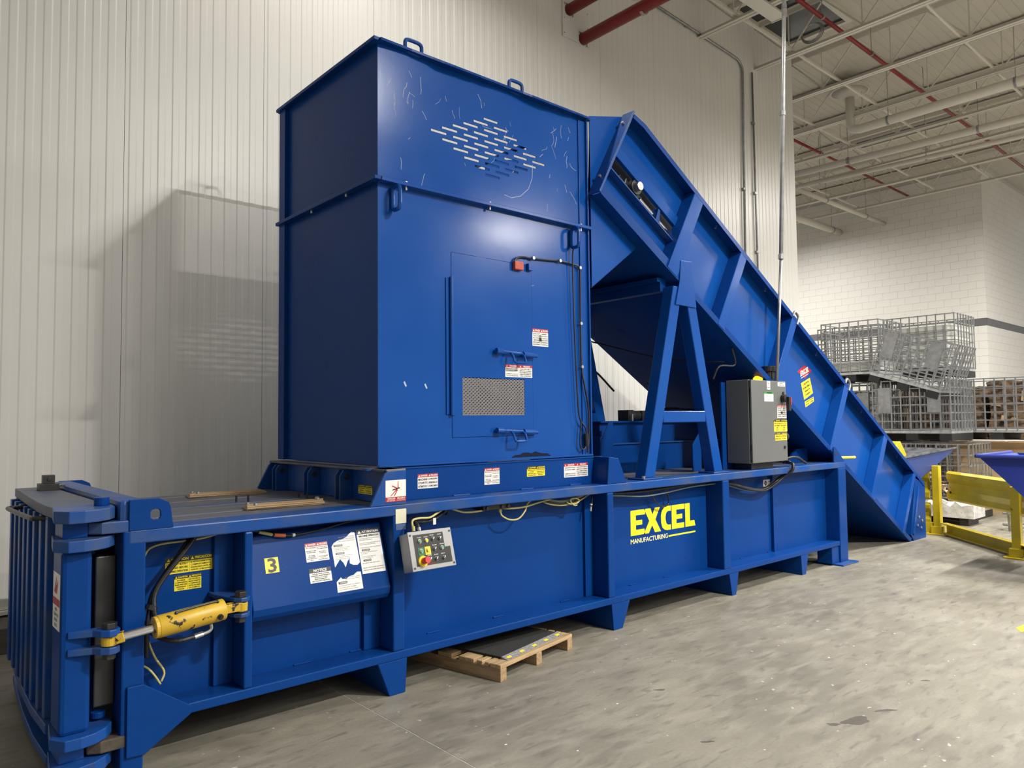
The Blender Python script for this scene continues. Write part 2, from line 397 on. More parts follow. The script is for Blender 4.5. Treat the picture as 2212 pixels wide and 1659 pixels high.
while True:
    a = 1.565+1.17*k; b = min(a+1.17, 12.68)
    if a > 12.6: break
    wall_panel(a, b).build('wall_panel', 'wall_white', wb); k += 1
struct(MB().prism([(WY-0.2, 0), (WY+0.04, 0), (WY+0.04, 0.235), (WY-0.16, 0.195), (WY-0.2, 0.18)], 'X', -5.4, 12.68).build('baseboard_back', 'curb', bev=0.006))
struct(MB().box(-5.4, 12.68, WY-0.03, WY+0.03, 0.237, 0.266).build('trim_1', 'wall_white', bev=0.003))

# painted block walls beyond
FX = 22.53; FY = 2.6
wf = struct(MB().box(FX+0.02, FX+0.4, FY+0.02, 14, 0, 8.5).build('wall_far', 'mortar'))
wr = struct(MB().box(FX+0.4, 30, FY+0.02, FY+0.4, 0, 8.5).build('wall_right', 'mortar'))
BW, BH = 0.406, 0.2032
def blockmesh(axis, m, ln):
    mb = MB()
    if axis == 'Y': mb.box(0, 0.03, 0.0015, ln-0.0015, 0.0015, BH-0.0015)
    else: mb.box(0.0015, ln-0.0015, 0, 0.03, 0.0015, BH-0.0015)
    o = mb.build('block', m); COL.objects.unlink(o); return o
srcs = {}
def src(axis, m, ln):
    kk = (axis, m, round(ln, 3))
    if kk not in srcs: srcs[kk] = blockmesh(*kk)
    return srcs[kk]
for wall, axis, lim in ((wf, 'Y', 8.2), (wr, 'X', 27.2)):
    rest = {'block_paint': MB(), 'block_stripe': MB()}; made = 0
    for c in range(10, 41):
        z = -0.04+BH*c; mt = 'block_stripe' if c == 20 else 'block_paint'
        st = (FY if axis == 'Y' else FX)
        p = st; first = True
        while p < lim+2.5:
            ln = BW/2 if (first and c % 2) else BW
            first = False
            if p < lim and made < 300 and z > 2.1 and z < 8.3:
                o = src(axis, mt, ln).copy(); o.name = 'block'; COL.objects.link(o); o.parent = wall
                o.location = (FX-0.01, p, z) if axis == 'Y' else (p, FY-0.01, z); made += 1
            else:
                if axis == 'Y': rest[mt].box(FX-0.01, FX+0.02, p+0.0015, p+ln-0.0015, z+0.0015, z+BH-0.0015)
                else: rest[mt].box(p+0.0015, p+ln-0.0015, FY-0.01, FY+0.02, z+0.0015, z+BH-0.0015)
            p += ln
    for mt, mb in rest.items():
        if mb.v: mb.build('blocks_remaining', mt, wall)['kind'] = 'stuff'

# roof deck, ribbed along x
m = MB(); prof = []; y = -14.0
while y < 12:
    prof += [(y, 8.42), (y+0.13, 8.42), (y+0.135, 8.428), (y+0.15, 8.428)]; y += 0.155
prof += [(y, 8.6), (-14.0, 8.6)]
m.prism(prof, 'X', -6, 30); struct(m.build('ceiling', 'ceiling_white'))

# roof joists (run along y)
jx = [9.76-1.665+1.665*i for i in range(9)]
ORD = ['nearest', 'second', 'third', 'fourth', 'fifth', 'sixth', 'seventh', 'eighth', 'farthest']
wsrc = MB().cyl((0, 0, 0), (0, 0.6, 0.66), 0.014, 6).build('web_rod', 'joist_white'); COL.objects.unlink(wsrc)
wsrc2 = MB().cyl((0, 0, 0.66), (0, 0.6, 0), 0.014, 6).build('web_rod', 'joist_white'); COL.objects.unlink(wsrc2)
wsrc3 = MB().cyl((0, 0, 0), (0, 0, 0.66), 0.011, 6).build('web_post', 'joist_white'); COL.objects.unlink(wsrc3)
for i, x in enumerate(jx):
    yend = 2.76 if x < 12.6 else 9.0
    ROOTL = (x, yend, 7.58)
    t = thing('roof_joist', '%s white open-web roof joist counted from the camera, spanning below the deck' % ORD[i], 'joist', ROOTL, 'white roof joists')
    m = MB()
    for sx in (-1, 1): m.box(x+sx*0.035-0.028, x+sx*0.035+0.028, -7, yend, 7.575, 7.583); m.box(x+sx*0.012-0.004, x+sx*0.012+0.004, -7, yend, 7.583, 7.64)
    m.build('bottom_chord', 'joist_white', t)
    m = MB()
    for sx in (-1, 1): m.box(x+sx*0.04-0.03, x+sx*0.04+0.03, -7, yend+0.02, 8.372, 8.38); m.box(x+sx*0.012-0.004, x+sx*0.012+0.004, -7, yend+0.02, 8.30, 8.372)
    m.build('top_chord', 'joist_white', t)
    y = yend-0.62; q = 0
    while y > -5.6:
        s_ = wsrc if q % 2 == 0 else wsrc2
        inst(s_, 'web_rod', t, Vector((x, y, 7.64))-Vector(ROOTL))
        if q % 2: inst(wsrc3, 'web_post', t, Vector((x, y+0.6, 7.64))-Vector(ROOTL))
        y -= 0.6; q += 1
for i, (yy, zz, x0) in enumerate([(2.07, 7.66, 8.0), (0.1, 7.66, 8.0), (-1.9, 7.66, 8.0), (3.35, 7.66, 12.9), (5.4, 7.66, 12.9)]):
    o = MB().bar((x0, yy, zz), (21.5, yy, zz), 0.035).build('bridging_angle', 'joist_white')
    tag(settle(o), ['thin white bridging angle across the joists beside the corrugated wall', 'thin white bridging angle across the joists, second out from the wall',
                    'thin white bridging angle across the joists at the right frame edge', 'white bridging angle past the end of the corrugated wall', 'white bridging angle deepest behind the corrugated wall'][i], 'bridging', 'joist bridging')

def pipe(name, pts, r, mt, label, cat, group=None, hang=None, smooth=0):
    t = thing(name, label, cat, pts[0], group)
    MB().tube(pts, r, 14, smooth).build('pipe_run', mt, t, smooth=True)
    for h in hang or []:
        MB().tube([(h[0], h[1], h[2]+r), (h[0], h[1], 8.42)], 0.006, 6, 0).build('hanger_rod', 'galv', t)
        MB().cyl((h[0]-0.02 if abs(pts[0][0]-pts[-1][0]) > abs(pts[0][1]-pts[-1][1]) else h[0], h[1]-0.0 if abs(pts[0][0]-pts[-1][0]) > abs(pts[0][1]-pts[-1][1]) else h[1]-0.02, h[2]),
                 (h[0]+0.02 if abs(pts[0][0]-pts[-1][0]) > abs(pts[0][1]-pts[-1][1]) else h[0], h[1] if abs(pts[0][0]-pts[-1][0]) > abs(pts[0][1]-pts[-1][1]) else h[1]+0.02, h[2]), r+0.008, 14).build('hanger_ring', 'galv', t)
    return t
dp = pipe('air_duct', [(14.75, -6, 7.32), (14.75, 2.45, 7.32), (14.75, 2.58, 7.36), (14.75, 2.62, 7.46), (14.75, 2.62, 8.05)], 0.088, 'pipe_white',
     'fat white duct with an elbow rising to a round ceiling diffuser', 'duct', hang=[(14.75, 1.9, 7.32), (14.75, -0.2, 7.32)])
MB().cyl((14.75, 2.62, 8.0), (14.75, 2.62, 8.12), 0.14, 24, 0.34).build('diffuser', 'pipe_white', dp, smooth=True)
MB().cyl((14.75, 2.62, 8.12), (14.75, 2.62, 8.2), 0.36, 24).build('diffuser_ring', 'pipe_white', dp)
pipe('ceiling_pipe', [(16.85, -6, 7.3), (16.6, 0.15, 7.3), (16.25, 5.2, 7.3)], 0.075, 'pipe_white', 'thick white pipe crossing the ceiling just past the elbowed duct', 'pipe', 'white ceiling pipes', hang=[(16.55, 0.9, 7.3), (16.35, 3.4, 7.3)])
pipe('ceiling_pipe', [(18.0, -5, 7.3), (17.66, 0.4, 7.3), (17.2, 5.2, 7.3)], 0.052, 'pipe_white', 'thinner white pipe crossing the ceiling behind the thick one', 'pipe', 'white ceiling pipes', hang=[(17.5, 2.2, 7.3), (17.28, 4.5, 7.3)])
pipe('ceiling_pipe', [(17.2, 5.13, 7.3), (22.52, 5.13, 7.3)], 0.06, 'pipe_white', 'white pipe running away to the block wall above the leaning tote', 'pipe', 'white ceiling pipes', hang=[(18.9, 5.13, 7.3), (21.3, 5.13, 7.3)])
pipe('ceiling_pipe', [(18.5, 6.45, 7.3), (22.52, 6.45, 7.3)], 0.10, 'pipe_white', 'stubby wide white pipe ending at the block wall beside the corrugated corner', 'pipe', 'white ceiling pipes', hang=[(22.0, 6.45, 7.3)])
pipe('sprinkler_pipe', [(8.4, 1.46, 7.9), (22.52, 1.5, 7.9)], 0.034, 'pipe_red', 'long thin red sprinkler pipe running away under the roof deck', 'pipe', hang=[(11.2, 1.46, 7.9), (13.0, 1.46, 7.9), (15.4, 1.48, 7.9)])
pipe('sprinkler_pipe', [(13.2, 4.32, 7.9), (22.52, 4.36, 7.9)], 0.03, 'pipe_red', 'shorter red sprinkler pipe emerging from behind the corrugated wall corner', 'pipe', hang=[(17.0, 4.33, 7.9), (20.0, 4.35, 7.9)])
pipe('fire_main', [(7.07, WY-0.004, 6.65), (7.09, -5.0, 6.65)], 0.078, 'pipe_red', 'lower thick dark red pipe coming out of the corrugated wall, hung on a ring', 'pipe', 'red fire mains', hang=[(7.09, 1.75, 6.65)])
pipe('fire_main', [(6.81, WY-0.004, 6.95), (6.84, -5.0, 6.95)], 0.072, 'pipe_red', 'upper thick dark red pipe at the top edge of the corrugated wall', 'pipe', 'red fire mains')
t = thing('cover_plate', 'white sheet cover plate on the wall around the red pipes', 'plate', (6.94, WY-0.01, 6.58))
MB().plate(6.69, 7.19, 6.575, 7.25, WY-0.012, WY-0.001, [(6.99, 7.15, 6.57, 6.73), (6.735, 6.885, 6.875, 7.025)]).build('sheet', 'wall_white', t)
for xx in (6.72, 7.16):
    for zz in (6.62, 6.82, 7.02): MB().hexbolt((xx, WY-0.012, zz), (0, -1, 0), 0.007, 0.005).build('screw', 'galv', t)
def conduit(pts, r, label, clips):
    t = thing('wall_conduit', label, 'conduit', pts[-1]); MB().tube(pts, r, 10, 0).build('conduit_run', 'galv', t, smooth=True)
    for c in clips: MB().box(c[0]-0.035, c[0]+0.035, WY-0.045, WY, c[1]-0.02, c[1]+0.02).build('clip', 'galv', t, bev=0.004)
conduit([(8.3, WY-0.03, 7.70), (10.6, WY-0.03, 7.585), (10.80, WY-0.03, 7.57), (10.88, WY-0.03, 7.53), (10.94, WY-0.03, 7.46), (10.95, WY-0.03, 7.38), (10.86, WY-0.03, 3.6)], 0.02,
        'bent grey steel conduit running along the wall top then straight down', [(9.4, 7.645), (10.9, 5.4), (10.87, 4.3)])
conduit([(11.24, WY-0.03, 7.48), (11.26, WY-0.03, 3.2)], 0.017, 'straight grey steel conduit on the wall nearest its end corner', [(11.245, 6.6), (11.25, 5.4), (11.26, 4.4)])
# roof skylights and the hanging strip fixture
for (x0, x1, y0, y1, lb) in ((17.9, 18.75, 1.6, 4.15, 'long dark skylight opening in the roof above the white pipes'), (10.6, 12.5, 1.55, 2.74, 'dark skylight opening in the roof by the hanging strip fixture')):
    t = thing('skylight', lb, 'skylight', ((x0+x1)/2, (y0+y1)/2, 8.33))
    m = MB(); m.plate(x0, x1, 0, 1, 0, 1, [])
    m = MB(); m.box(x0, x1, y0, y0+0.08, 8.33, 8.42); m.box(x0, x1, y1-0.08, y1, 8.33, 8.42); m.box(x0, x0+0.08, y0+0.08, y1-0.08, 8.33, 8.42); m.box(x1-0.08, x1, y0+0.08, y1-0.08, 8.33, 8.42)
    m.build('curb_frame', 'joist_white', t)
    MB().box(x0+0.08, x1-0.08, y0+0.08, y1-0.08, 8.38, 8.41).build('pane', 'glass_dark', t)
t = thing('strip_fixture', 'long white strip light housing hanging near the top of the picture, unlit', 'light fixture', (8.9, 1.4, 7.3))
MB().prism([(1.28, 7.30), (1.50, 7.30), (1.46, 7.36), (1.42, 7.42), (1.36, 7.42), (1.32, 7.36)], 'X', 7.3, 9.72).build('housing', 'lamp_box', t, bev=0.004)
MB().prism([(1.27, 7.29), (1.51, 7.29), (1.50, 7.43), (1.28, 7.43)], 'X', 9.72, 9.735).build('end_cap', 'lamp_box', t)
for xx in (7.9, 9.4): MB().tube([(xx, 1.39, 7.42), (xx, 1.39, 8.42)], 0.006, 6, 0).build('hanger_rod', 'galv', t)
t = thing('cable_coil', 'small coil of wire hanging from the first roof joist', 'cable', (11.43, 1.75, 7.7))
m = MB()
for q in range(3):
    m.tube([(11.43+0.02*q, 1.75+(0.16+0.015*q)*math.cos(a), 7.85+(0.14+0.01*q)*math.sin(a)) for a in [i*math.pi/8 for i in range(17)]], 0.008, 6, 0)
m.build('wire', 'galv', t)
# ------------------------------------------------------------------ the baler
BL = thing('baler', 'long blue steel horizontal baler body with a ribbed door at its left end', 'baler', (4.6, 0.8, 0.0))
NX0, NX1 = 0.95, 8.28
WEB = 0.18
BK = 1.66
def bpart(name, mt, f, bev=0.004, parent=None):
    m = MB(); f(m); return m.build(name, mt, parent or BL, bev=bev)
for nm, a, b in (('side_panel', 1.03, 2.43), ('side_panel', 2.433, 4.33), ('side_panel', 4.333, 5.9), ('side_panel', 5.903, 6.985), ('side_panel', 6.99, 8.25)):
    bpart(nm, 'blue', lambda m: m.box(a, b, WEB if b < 8 else WEB-0.03, WEB+0.012, 0.24, 1.06), 0.0)
bpart('back_panel', 'blue', lambda m: m.box(0.98, 8.25, BK-0.012, BK, 0.2, 1.10), 0.0)
bpart('floor_plate', 'blue_worn', lambda m: m.box(1.0, 8.25, WEB+0.012, BK-0.012, 0.20, 0.25), 0.0)
bpart('end_panel', 'blue', lambda m: m.box(8.25, 8.262, WEB, BK, 0.2, 1.09), 0.0)
bpart('top_beam', 'blue_worn', lambda m: m.box(0.955, 8.30, 0.0, 0.20, 1.045, 1.11), 0.007)
bpart('bottom_beam', 'blue', lambda m: m.box(1.03, 8.29, 0.0, 0.30, 0.20, 0.25), 0.006)
# weld beads standing on the beams
for (x, l) in ((2.75, .10), (3.3, .09), (3.95, .1), (4.75, .08), (5.2, .1), (6.4, .08), (6.9, .1), (7.5, .1), (1.85, .1), (2.2, .08)): MB().box(x, x+l, WEB-0.010, WEB, 0.25, 0.258).build('weld_bead', 'blue', BL, bev=0.003)
for (x, l) in ((2.95, .14), (3.55, .12), (4.05, .12)): MB().box(x, x+l, 0.148, 0.16, 1.11, 1.119).build('weld_bead', 'blue_worn', BL, bev=0.003)
for (a, b, z0) in ((0.93, 1.03, 0.0), (1.50, 1.545, 0.25), (2.39, 2.47, 0.25), (4.30, 4.37, 0.25), (5.86, 5.965, 0.25), (8.11, 8.295, 0.0)):
    bpart('post', 'blue', lambda m: m.box(a, b, (-0.005 if a > 8 else 0.0) if a > 1 else 0.002, WEB if a > 1 else 0.16, z0, 1.045 if a > 1 else 1.11), 0.009)
bpart('post_rib', 'blue', lambda m: m.box(1.40, 1.50, 0.150, WEB, 0.25, 1.045), 0.004)
bpart('post_rib', 'blue', lambda m: m.box(2.28, 2.39, 0.150, WEB, 0.25, 0.56), 0.004)
bpart('post_rib', 'blue', lambda m: m.box(4.21, 4.30, 0.155, WEB, 0.25, 1.045), 0.004)
# splice plate weld, end foot plate, feet
bpart('foot_plate', 'blue_worn', lambda m: m.box(7.98, 8.36, -0.09, 0.24, 0.0, 0.016), 0.004)
bpart('end_leg', 'blue', lambda m: m.box(7.94, 8.11, 0.012, 0.18, 0.016, 0.2), 0.006)
for P_ in ([(2.287, .2), (2.487, .2), (2.475, .0), (2.365, .0)], [(4.33, .2), (4.545, .2), (4.455, .0), (4.35, .0)], [(5.935, .2), (6.09, .2), (6.04, .0), (5.975, .0)], [(7.245, .2), (7.40, .2), (7.34, .0), (7.262, .0)]):
    def mk(m, P_=P_): m.prism(P_, 'Y', 0.002, 0.014); m.prism([(P_[0][0], .2), (P_[0][0]+0.012, .2), (P_[3][0]+0.012, .0), (P_[3][0], .0)], 'Y', 0.014, 0.62)
    bpart('foot', 'blue', mk, 0.004)
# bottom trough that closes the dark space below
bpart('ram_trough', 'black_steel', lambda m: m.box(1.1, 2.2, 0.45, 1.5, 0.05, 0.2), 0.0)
bpart('gusset_plate', 'blue', lambda m: m.prism([(.953, .394), (1.022, .394), (1.243, .240), (1.238, .204), (1.03, .072), (.953, .075)], 'Y', -0.014, 0.002), 0.003)
# deck at the left: long wear strips with grooves between them
ys = [0.205, 0.42, 0.60, 0.80, 0.98, 1.16, 1.34, 1.52, BK]
for i in range(len(ys)-1):
    bpart('deck_strip', 'deck_dust', lambda m: m.box(0.96, 2.40, ys[i]+(0.006 if i else 0), ys[i+1]-0.006, 1.085, 1.108+0.002*(i % 2)), 0.002)
bpart('deck_underplate', 'black_steel', lambda m: m.box(0.96, 2.40, 0.205, BK-0.02, 1.06, 1.08), 0.0)
bpart('deck_plate', 'deck_dust', lambda m: m.box(4.35, 8.27, 0.205, BK-0.01, 1.06, 1.108), 0.0)
# lug plates and the cross tube over the left end
lug = [(.954, 1.108), (.954, 1.252), (1.085, 1.252), (1.110, 1.246), (1.128, 1.230), (1.137, 1.205), (1.151, 1.108)]
slot = [(1.046, 1.163), (1.054, 1.152), (1.069, 1.148), (1.084, 1.152), (1.092, 1.163), (1.092, 1.188), (1.084, 1.199), (1.069, 1.203), (1.054, 1.199), (1.046, 1.188)]
def lugplate(y0, y1, parent):
    m = MB()
    # ring: split outline around the slot into quads
    out = [(.954, 1.108), (.954, 1.16), (.954, 1.252), (1.03, 1.252), (1.085, 1.252), (1.128, 1.230), (1.137, 1.205), (1.143, 1.16), (1.151, 1.108), (1.06, 1.108)]
    ins = [(1.046, 1.163), (1.046, 1.175), (1.046, 1.188), (1.054, 1.199), (1.069, 1.203), (1.084, 1.199), (1.092, 1.188), (1.092, 1.163), (1.084, 1.152), (1.06, 1.150)]
    n = len(out); vs = []
    for y in (y0, y1): vs += [(p[0], y, p[1]) for p in out]+[(p[0], y, p[1]) for p in ins]
    fs = []
    for i in range(n):
        j = (i+1) % n
        fs.append((i, n+i, n+j, j)); fs.append((2*n+i, 2*n+j, 3*n+j, 3*n+i))
        fs.append((i, j, 2*n+j, 2*n+i)); fs.append((n+i, 3*n+i, 3*n+j, n+j))
    m.add(vs, fs); return m.build('lifting_lug', 'blue', parent, bev=0.002)
lugplate(-0.004, 0.016, BL); lugplate(BK-0.02, BK, BL)
bpart('cross_tube', 'blue_worn', lambda m: m.box(0.915, 1.035, 0.016, BK-0.02, 1.125, 1.25), 0.022)
decal(BL, (0.914, 0.33, 1.15), (0, -1, 0), (0, 0, 1), 0.13, 0.075, 'decal_white', [('p', [(.1, .2), (.3, .7), (.42, .3)], 'decal_red'), ('p', [(.5, .3), (.7, .8), (.8, .35)], 'decal_black')],
      poly=[(0, .1), (.9, 0), (1, .8), (.6, 1), (.1, .9)], label='torn white sticker on the cross tube')

# ---- door group
DR = bpart('door', 'blue_worn', lambda m: m.box(0.722, 0.86, 0.20, 1.60, 0.24, 1.17), 0.004)
DR['label'] = 'heavy hinged end door with vertical ribs'
def dpart(name, mt, f, bev=0.004): return bpart(name, mt, f, bev, DR)
for y in (0.30, 0.45, 0.61, 0.77, 0.93, 1.10, 1.28, 1.46):
    dpart('rib', 'blue_worn', lambda m: m.box(0.668+0.02*abs(y-0.7), 0.722, y, y+0.055, 0.235, 1.17), 0.004)
dpart('hinge_tube', 'blue', lambda m: m.box(0.684, 0.806, 0.0, 0.2, 0.235, 1.045), 0.02)
dpart('top_plate', 'door_plate', lambda m: m.prism([(.722, 1.64), (.712, 1.38), (.690, .95), (.674, .55), (.672, .35), (.69, .06), (.905, .06), (.905, 1.64)], 'Z', 1.172, 1.222), 0.004)
hp = [(.652, .02), (.698, -.055), (.76, -.058), (.82, -.042), (.87, -.005), (.905, .05), (.915, .13), (.905, .22), (.68, .22)]
dpart('hinge_plate', 'blue_worn', lambda m: m.prism(hp, 'Z', 1.168, 1.224), 0.004)
dpart('hinge_plate', 'blue_worn', lambda m: m.prism(hp, 'Z', 1.042, 1.094), 0.004)
dpart('hinge_plate', 'blue_worn', lambda m: m.prism(hp, 'Z', 0.188, 0.238), 0.004)
dpart('hinge_plate', 'blue_worn', lambda m: m.prism(hp, 'Z', 0.058, 0.112), 0.004)
dpart('hinge_spacer', 'blue', lambda m: m.box(0.69, 0.79, 0.03, 0.2, 1.094, 1.168), 0.004)
dpart('hinge_spacer', 'blue_worn', lambda m: m.box(0.69, 0.79, 0.03, 0.2, 0.112, 0.188), 0.004)
bpart('hinge_knuckle', 'blue_worn', lambda m: m.prism([(.79, .04), (.84, .0), (.955, .0), (.955, .2), (.79, .2)], 'Z', 1.103, 1.158), 0.006)
bpart('hinge_knuckle', 'rust_steel', lambda m: m.prism([(.80, .03), (.85, .0), (.955, .0), (.955, .2), (.80, .2)], 'Z', 0.122, 0.178), 0.006)
dpart('hinge_pin', 'blue', lambda m: m.cyl((.862, .12, 0.25), (.862, .12, 0.278), .032, 18), 0.003)
dpart('hinge_pin', 'blue', lambda m: m.cyl((.868, .14, 1.224), (.868, .14, 1.262), .033, 18), 0.003)
dpart('latch_bar', 'dark_steel', lambda m: m.box(0.838, 0.926, 0.10, 0.19, 0.30, 0.99), 0.006)
dpart('bottom_plate', 'blue_worn', lambda m: m.prism([(.722, 1.66), (.700, 1.38), (.672, .95), (.660, .55), (.668, .22), (.86, .22), (.86, 1.66)], 'Z', 0.19, 0.235), 0.004)
dpart('bottom_plate', 'blue_worn', lambda m: m.prism([(.735, 1.66), (.712, 1.38), (.684, .95), (.670, .55), (.676, .22), (.86, .22), (.86, 1.66)], 'Z', 0.05, 0.09), 0.004)
dpart('far_pin', 'black_steel', lambda m: (m.box(.795, .895, 1.28, 1.38, 1.222, 1.262), m.box(.815, .875, 1.30, 1.36, 1.262, 1.312), m.cyl((.845, 1.30, 1.288), (.845, 1.296, 1.288), .012, 10)), 0.003)
dpart('grease_fitting', 'chrome', lambda m: m.cyl((.895, 1.31, 1.25), (.925, 1.30, 1.25), .008, 10), 0)
dpart('pull_handle', 'dark_steel', lambda m: m.tube([(.722, 1.10, 1.155), (.64, 1.08, 1.155), (.615, 1.03, 1.155), (.632, .50, 1.155), (.655, .44, 1.155), (.73, .42, 1.155)], 0.012, 10, 4), 0)
# label on the door tube, seen edge on
decal(DR, (0.684, 0.175, 0.69), (0, -1, 0), (0, 0, 1), 0.15, 0.25, 'decal_white',
      [('r', 0, .42, 1, .55, 'decal_red'), ('p', [(.2, .65), (.5, .95), (.45, .62)], 'decal_red'), ('p', [(.4, .7), (.75, .9), (.6, .62)], 'decal_red')]+lines(['KEEP', 'CLEAR OF', 'DOOR', 'ALTO'], .08, .03, .92, .40, 'decal_black', .6),
      label='worn red and white hand hazard sticker on the door tube')
# latch cylinder and clevis brackets
for z in (0.660, 0.583):
    dpart('clevis_plate', 'blue_worn', lambda m: m.prism([(.71, .0), (.71, -.012), (.80, -.045), (.825, -.085), (.855, -.105), (.885, -.10), (.905, -.075), (.905, -.04), (.88, -.01), (.86, .0)], 'Z', z, z+0.030), 0.003)
dpart('clevis_bolt', 'black_steel', lambda m: (m.hexbolt((.865, -.058, .690), (0, 0, 1), .032, .026), m.cyl((.865, -.058, .555), (.865, -.058, .69), .019, 12), m.hexbolt((.865, -.058, .555), (0, 0, 1), .028, .026)), 0.002)
CYL = bpart('latch_cylinder', 'yellow_chip', lambda m: m.cyl((1.062, -.075, .662), (1.372, -.062, .688), .052, 28), 0.004)
CYL['label'] = 'chipped yellow hydraulic latch cylinder'
for p in CYL.data.polygons: p.use_smooth = len(p.vertices) == 4
bpart('end_gland', 'yellow_chip', lambda m: m.cyl((1.046, -.0757, .6607), (1.066, -.075, .662), .050, 28), 0.003, CYL)
bpart('piston_rod', 'chrome', lambda m: m.cyl((.90, -.08, .648), (1.05, -.075, .661), .0205, 18), 0, CYL)
bpart('rod_clevis', 'yellow_chip', lambda m: (m.cyl((.865, -.058, .616), (.865, -.058, .656), .034, 18), m.bar((.868, -.062, .637), (.922, -.08, .650), .05, .042)), 0.003, CYL)
bpart('cylinder_eye', 'yellow_chip', lambda m: (m.bar((1.365, -.062, .688), (1.46, -.058, .690), .05, .042), m.cyl((1.462, -.055, .664), (1.462, -.055, .706), .032, 18)), 0.003, CYL)
bpart('port_plug', 'dark_steel', lambda m: (m.cyl((1.338, -.11, .668), (1.338, -.122, .665), .014, 12), m.cyl((1.338, -.12, .665), (1.338, -.128, .664), .007, 8)), 0, CYL)
bpart('oil_line', 'dark_steel', lambda m: m.tube([(1.14, -.10, .712), (1.15, -.10, .722), (1.32, -.09, .738), (1.335, -.09, .73)], .005, 8, 4), 0, CYL)
bpart('oil_fitting', 'zinc', lambda m: (m.tube([(1.31, -.065, .628), (1.312, -.065, .606), (1.295, -.065, .592), (1.255, -.06, .585)], .009, 8, 3), m.cyl((1.275, -.06, .587), (1.235, -.06, .580), .013, 10)), 0, CYL)
for z in (0.712, 0.635):
    bpart('cylinder_bracket', 'blue_worn', lambda m: m.prism([(1.38, .18), (1.38, .10), (1.425, -.06), (1.45, -.09), (1.48, -.09), (1.505, -.06), (1.505, .18)], 'Z', z, z+0.020), 0.003)
bpart('bracket_bolt', 'black_steel', lambda m: (m.hexbolt((1.462, -.05, .732), (0, 0, 1), .030, .028), m.hexbolt((1.462, -.05, .608), (0, 0, 1), .027, .026), m.cyl((1.462, -.05, .61), (1.462, -.05, .73), .016, 10)), 0.002)
# hydraulic hoses in the first bay
bpart('hydraulic_hose', 'cable_black', lambda m: (m.tube([(1.30, .12, 1.05), (1.26, .10, 1.0), (1.10, .06, .82), (1.075, .03, .72), (1.09, .02, .66)], .013, 10), m.tube([(1.285, .15, 1.05), (1.235, .12, .98), (1.09, .08, .80), (1.06, .05, .70), (1.045, .03, .60), (1.05, .05, .50)], .012, 10),
      m.tube([(1.235, -.06, .580), (1.15, -.05, .575), (1.08, .02, .60), (1.05, .08, .66)], .011, 8)), 0)
bpart('hose_clamp', 'dark_steel', lambda m: m.cyl((1.062, .045, .715), (1.072, .05, .735), .03, 12), 0)
# slanted label panel in the second bay
bpart('slant_panel', 'blue', lambda m: m.prism([(.165, 1.012), (.12, 1.0), (.0, .635), (.008, .60), (.03, .57), (.18, .545), (.18, 1.012)], 'X', 1.546, 2.372), 0.006)
# ring beam under the tower
bpart('ring_beam_front', 'blue', lambda m: (m.box(2.47, 4.33, 0.16, 0.175, 1.11, 1.318), m.box(2.30, 4.42, 0.155, 0.22, 1.306, 1.318)), 0.004)
bpart('ring_beam_back', 'blue', lambda m: m.box(2.40, 4.42, BK-0.02, BK, 1.11, 1.318), 0.003)
bpart('ring_beam_left', 'blue_worn', lambda m: m.box(2.40, 2.415, 0.02, BK, 1.11, 1.316), 0.003)
bpart('ring_beam_ledge', 'deck_dust', lambda m: m.box(2.34, 2.50, 0.03, BK, 1.306, 1.322), 0.004)
for y0, y1 in ((0.0, 0.02), (BK-0.02, BK)):
    bpart('end_bracket', 'blue_worn', lambda m: m.prism([(2.236, 1.11), (2.330, 1.290), (2.352, 1.312), (2.45, 1.316), (2.482, 1.31), (2.482, 1.11)], 'Y', y0, y1), 0.004)
bpart('end_bracket_cap', 'deck_dust', lambda m: m.box(2.345, 2.482, 0.0, 0.175, 1.310, 1.322), 0.006)
bpart('end_bracket_cheek', 'blue', lambda m: m.box(2.470, 2.482, 0.02, 0.175, 1.11, 1.31), 0)
for yc in (1.42, 0.90, 0.45):
    for dy in (0.0, 0.062):
        bpart('bolt_lug', 'blue_worn', lambda m: m.prism([(2.31, 1.108), (2.31, 1.262), (2.335, 1.298), (2.40, 1.298), (2.40, 1.108)], 'Y', yc+dy+0.05, yc+dy+0.064), 0.003)
    bpart('lug_bolt', 'black_steel', lambda m: m.hexbolt((2.352, yc+0.05, 1.255), (0, -1, 0), .018, .014), 0.002)
bpart('corner_bracket', 'blue', lambda m: (m.prism([(4.304, 1.11), (4.325, 1.318), (4.436, 1.306), (4.53, 1.11)], 'Y', 0.0, 0.014), m.prism([(4.304, 1.11), (4.325, 1.318), (4.345, 1.318), (4.324, 1.11)], 'Y', 0.014, 0.17),
      m.prism([(4.325, 1.318), (4.436, 1.306), (4.436, 1.294), (4.325, 1.306)], 'Y', 0.014, 0.22), m.prism([(4.436, 1.306), (4.53, 1.11), (4.515, 1.11), (4.42, 1.306)], 'Y', 0.014, 0.22)), 0.004)
bpart('corner_bracket', 'blue', lambda m: m.prism([(4.304, 1.11), (4.325, 1.318), (4.436, 1.306), (4.53, 1.11)], 'Y', BK-0.014, BK), 0.004)
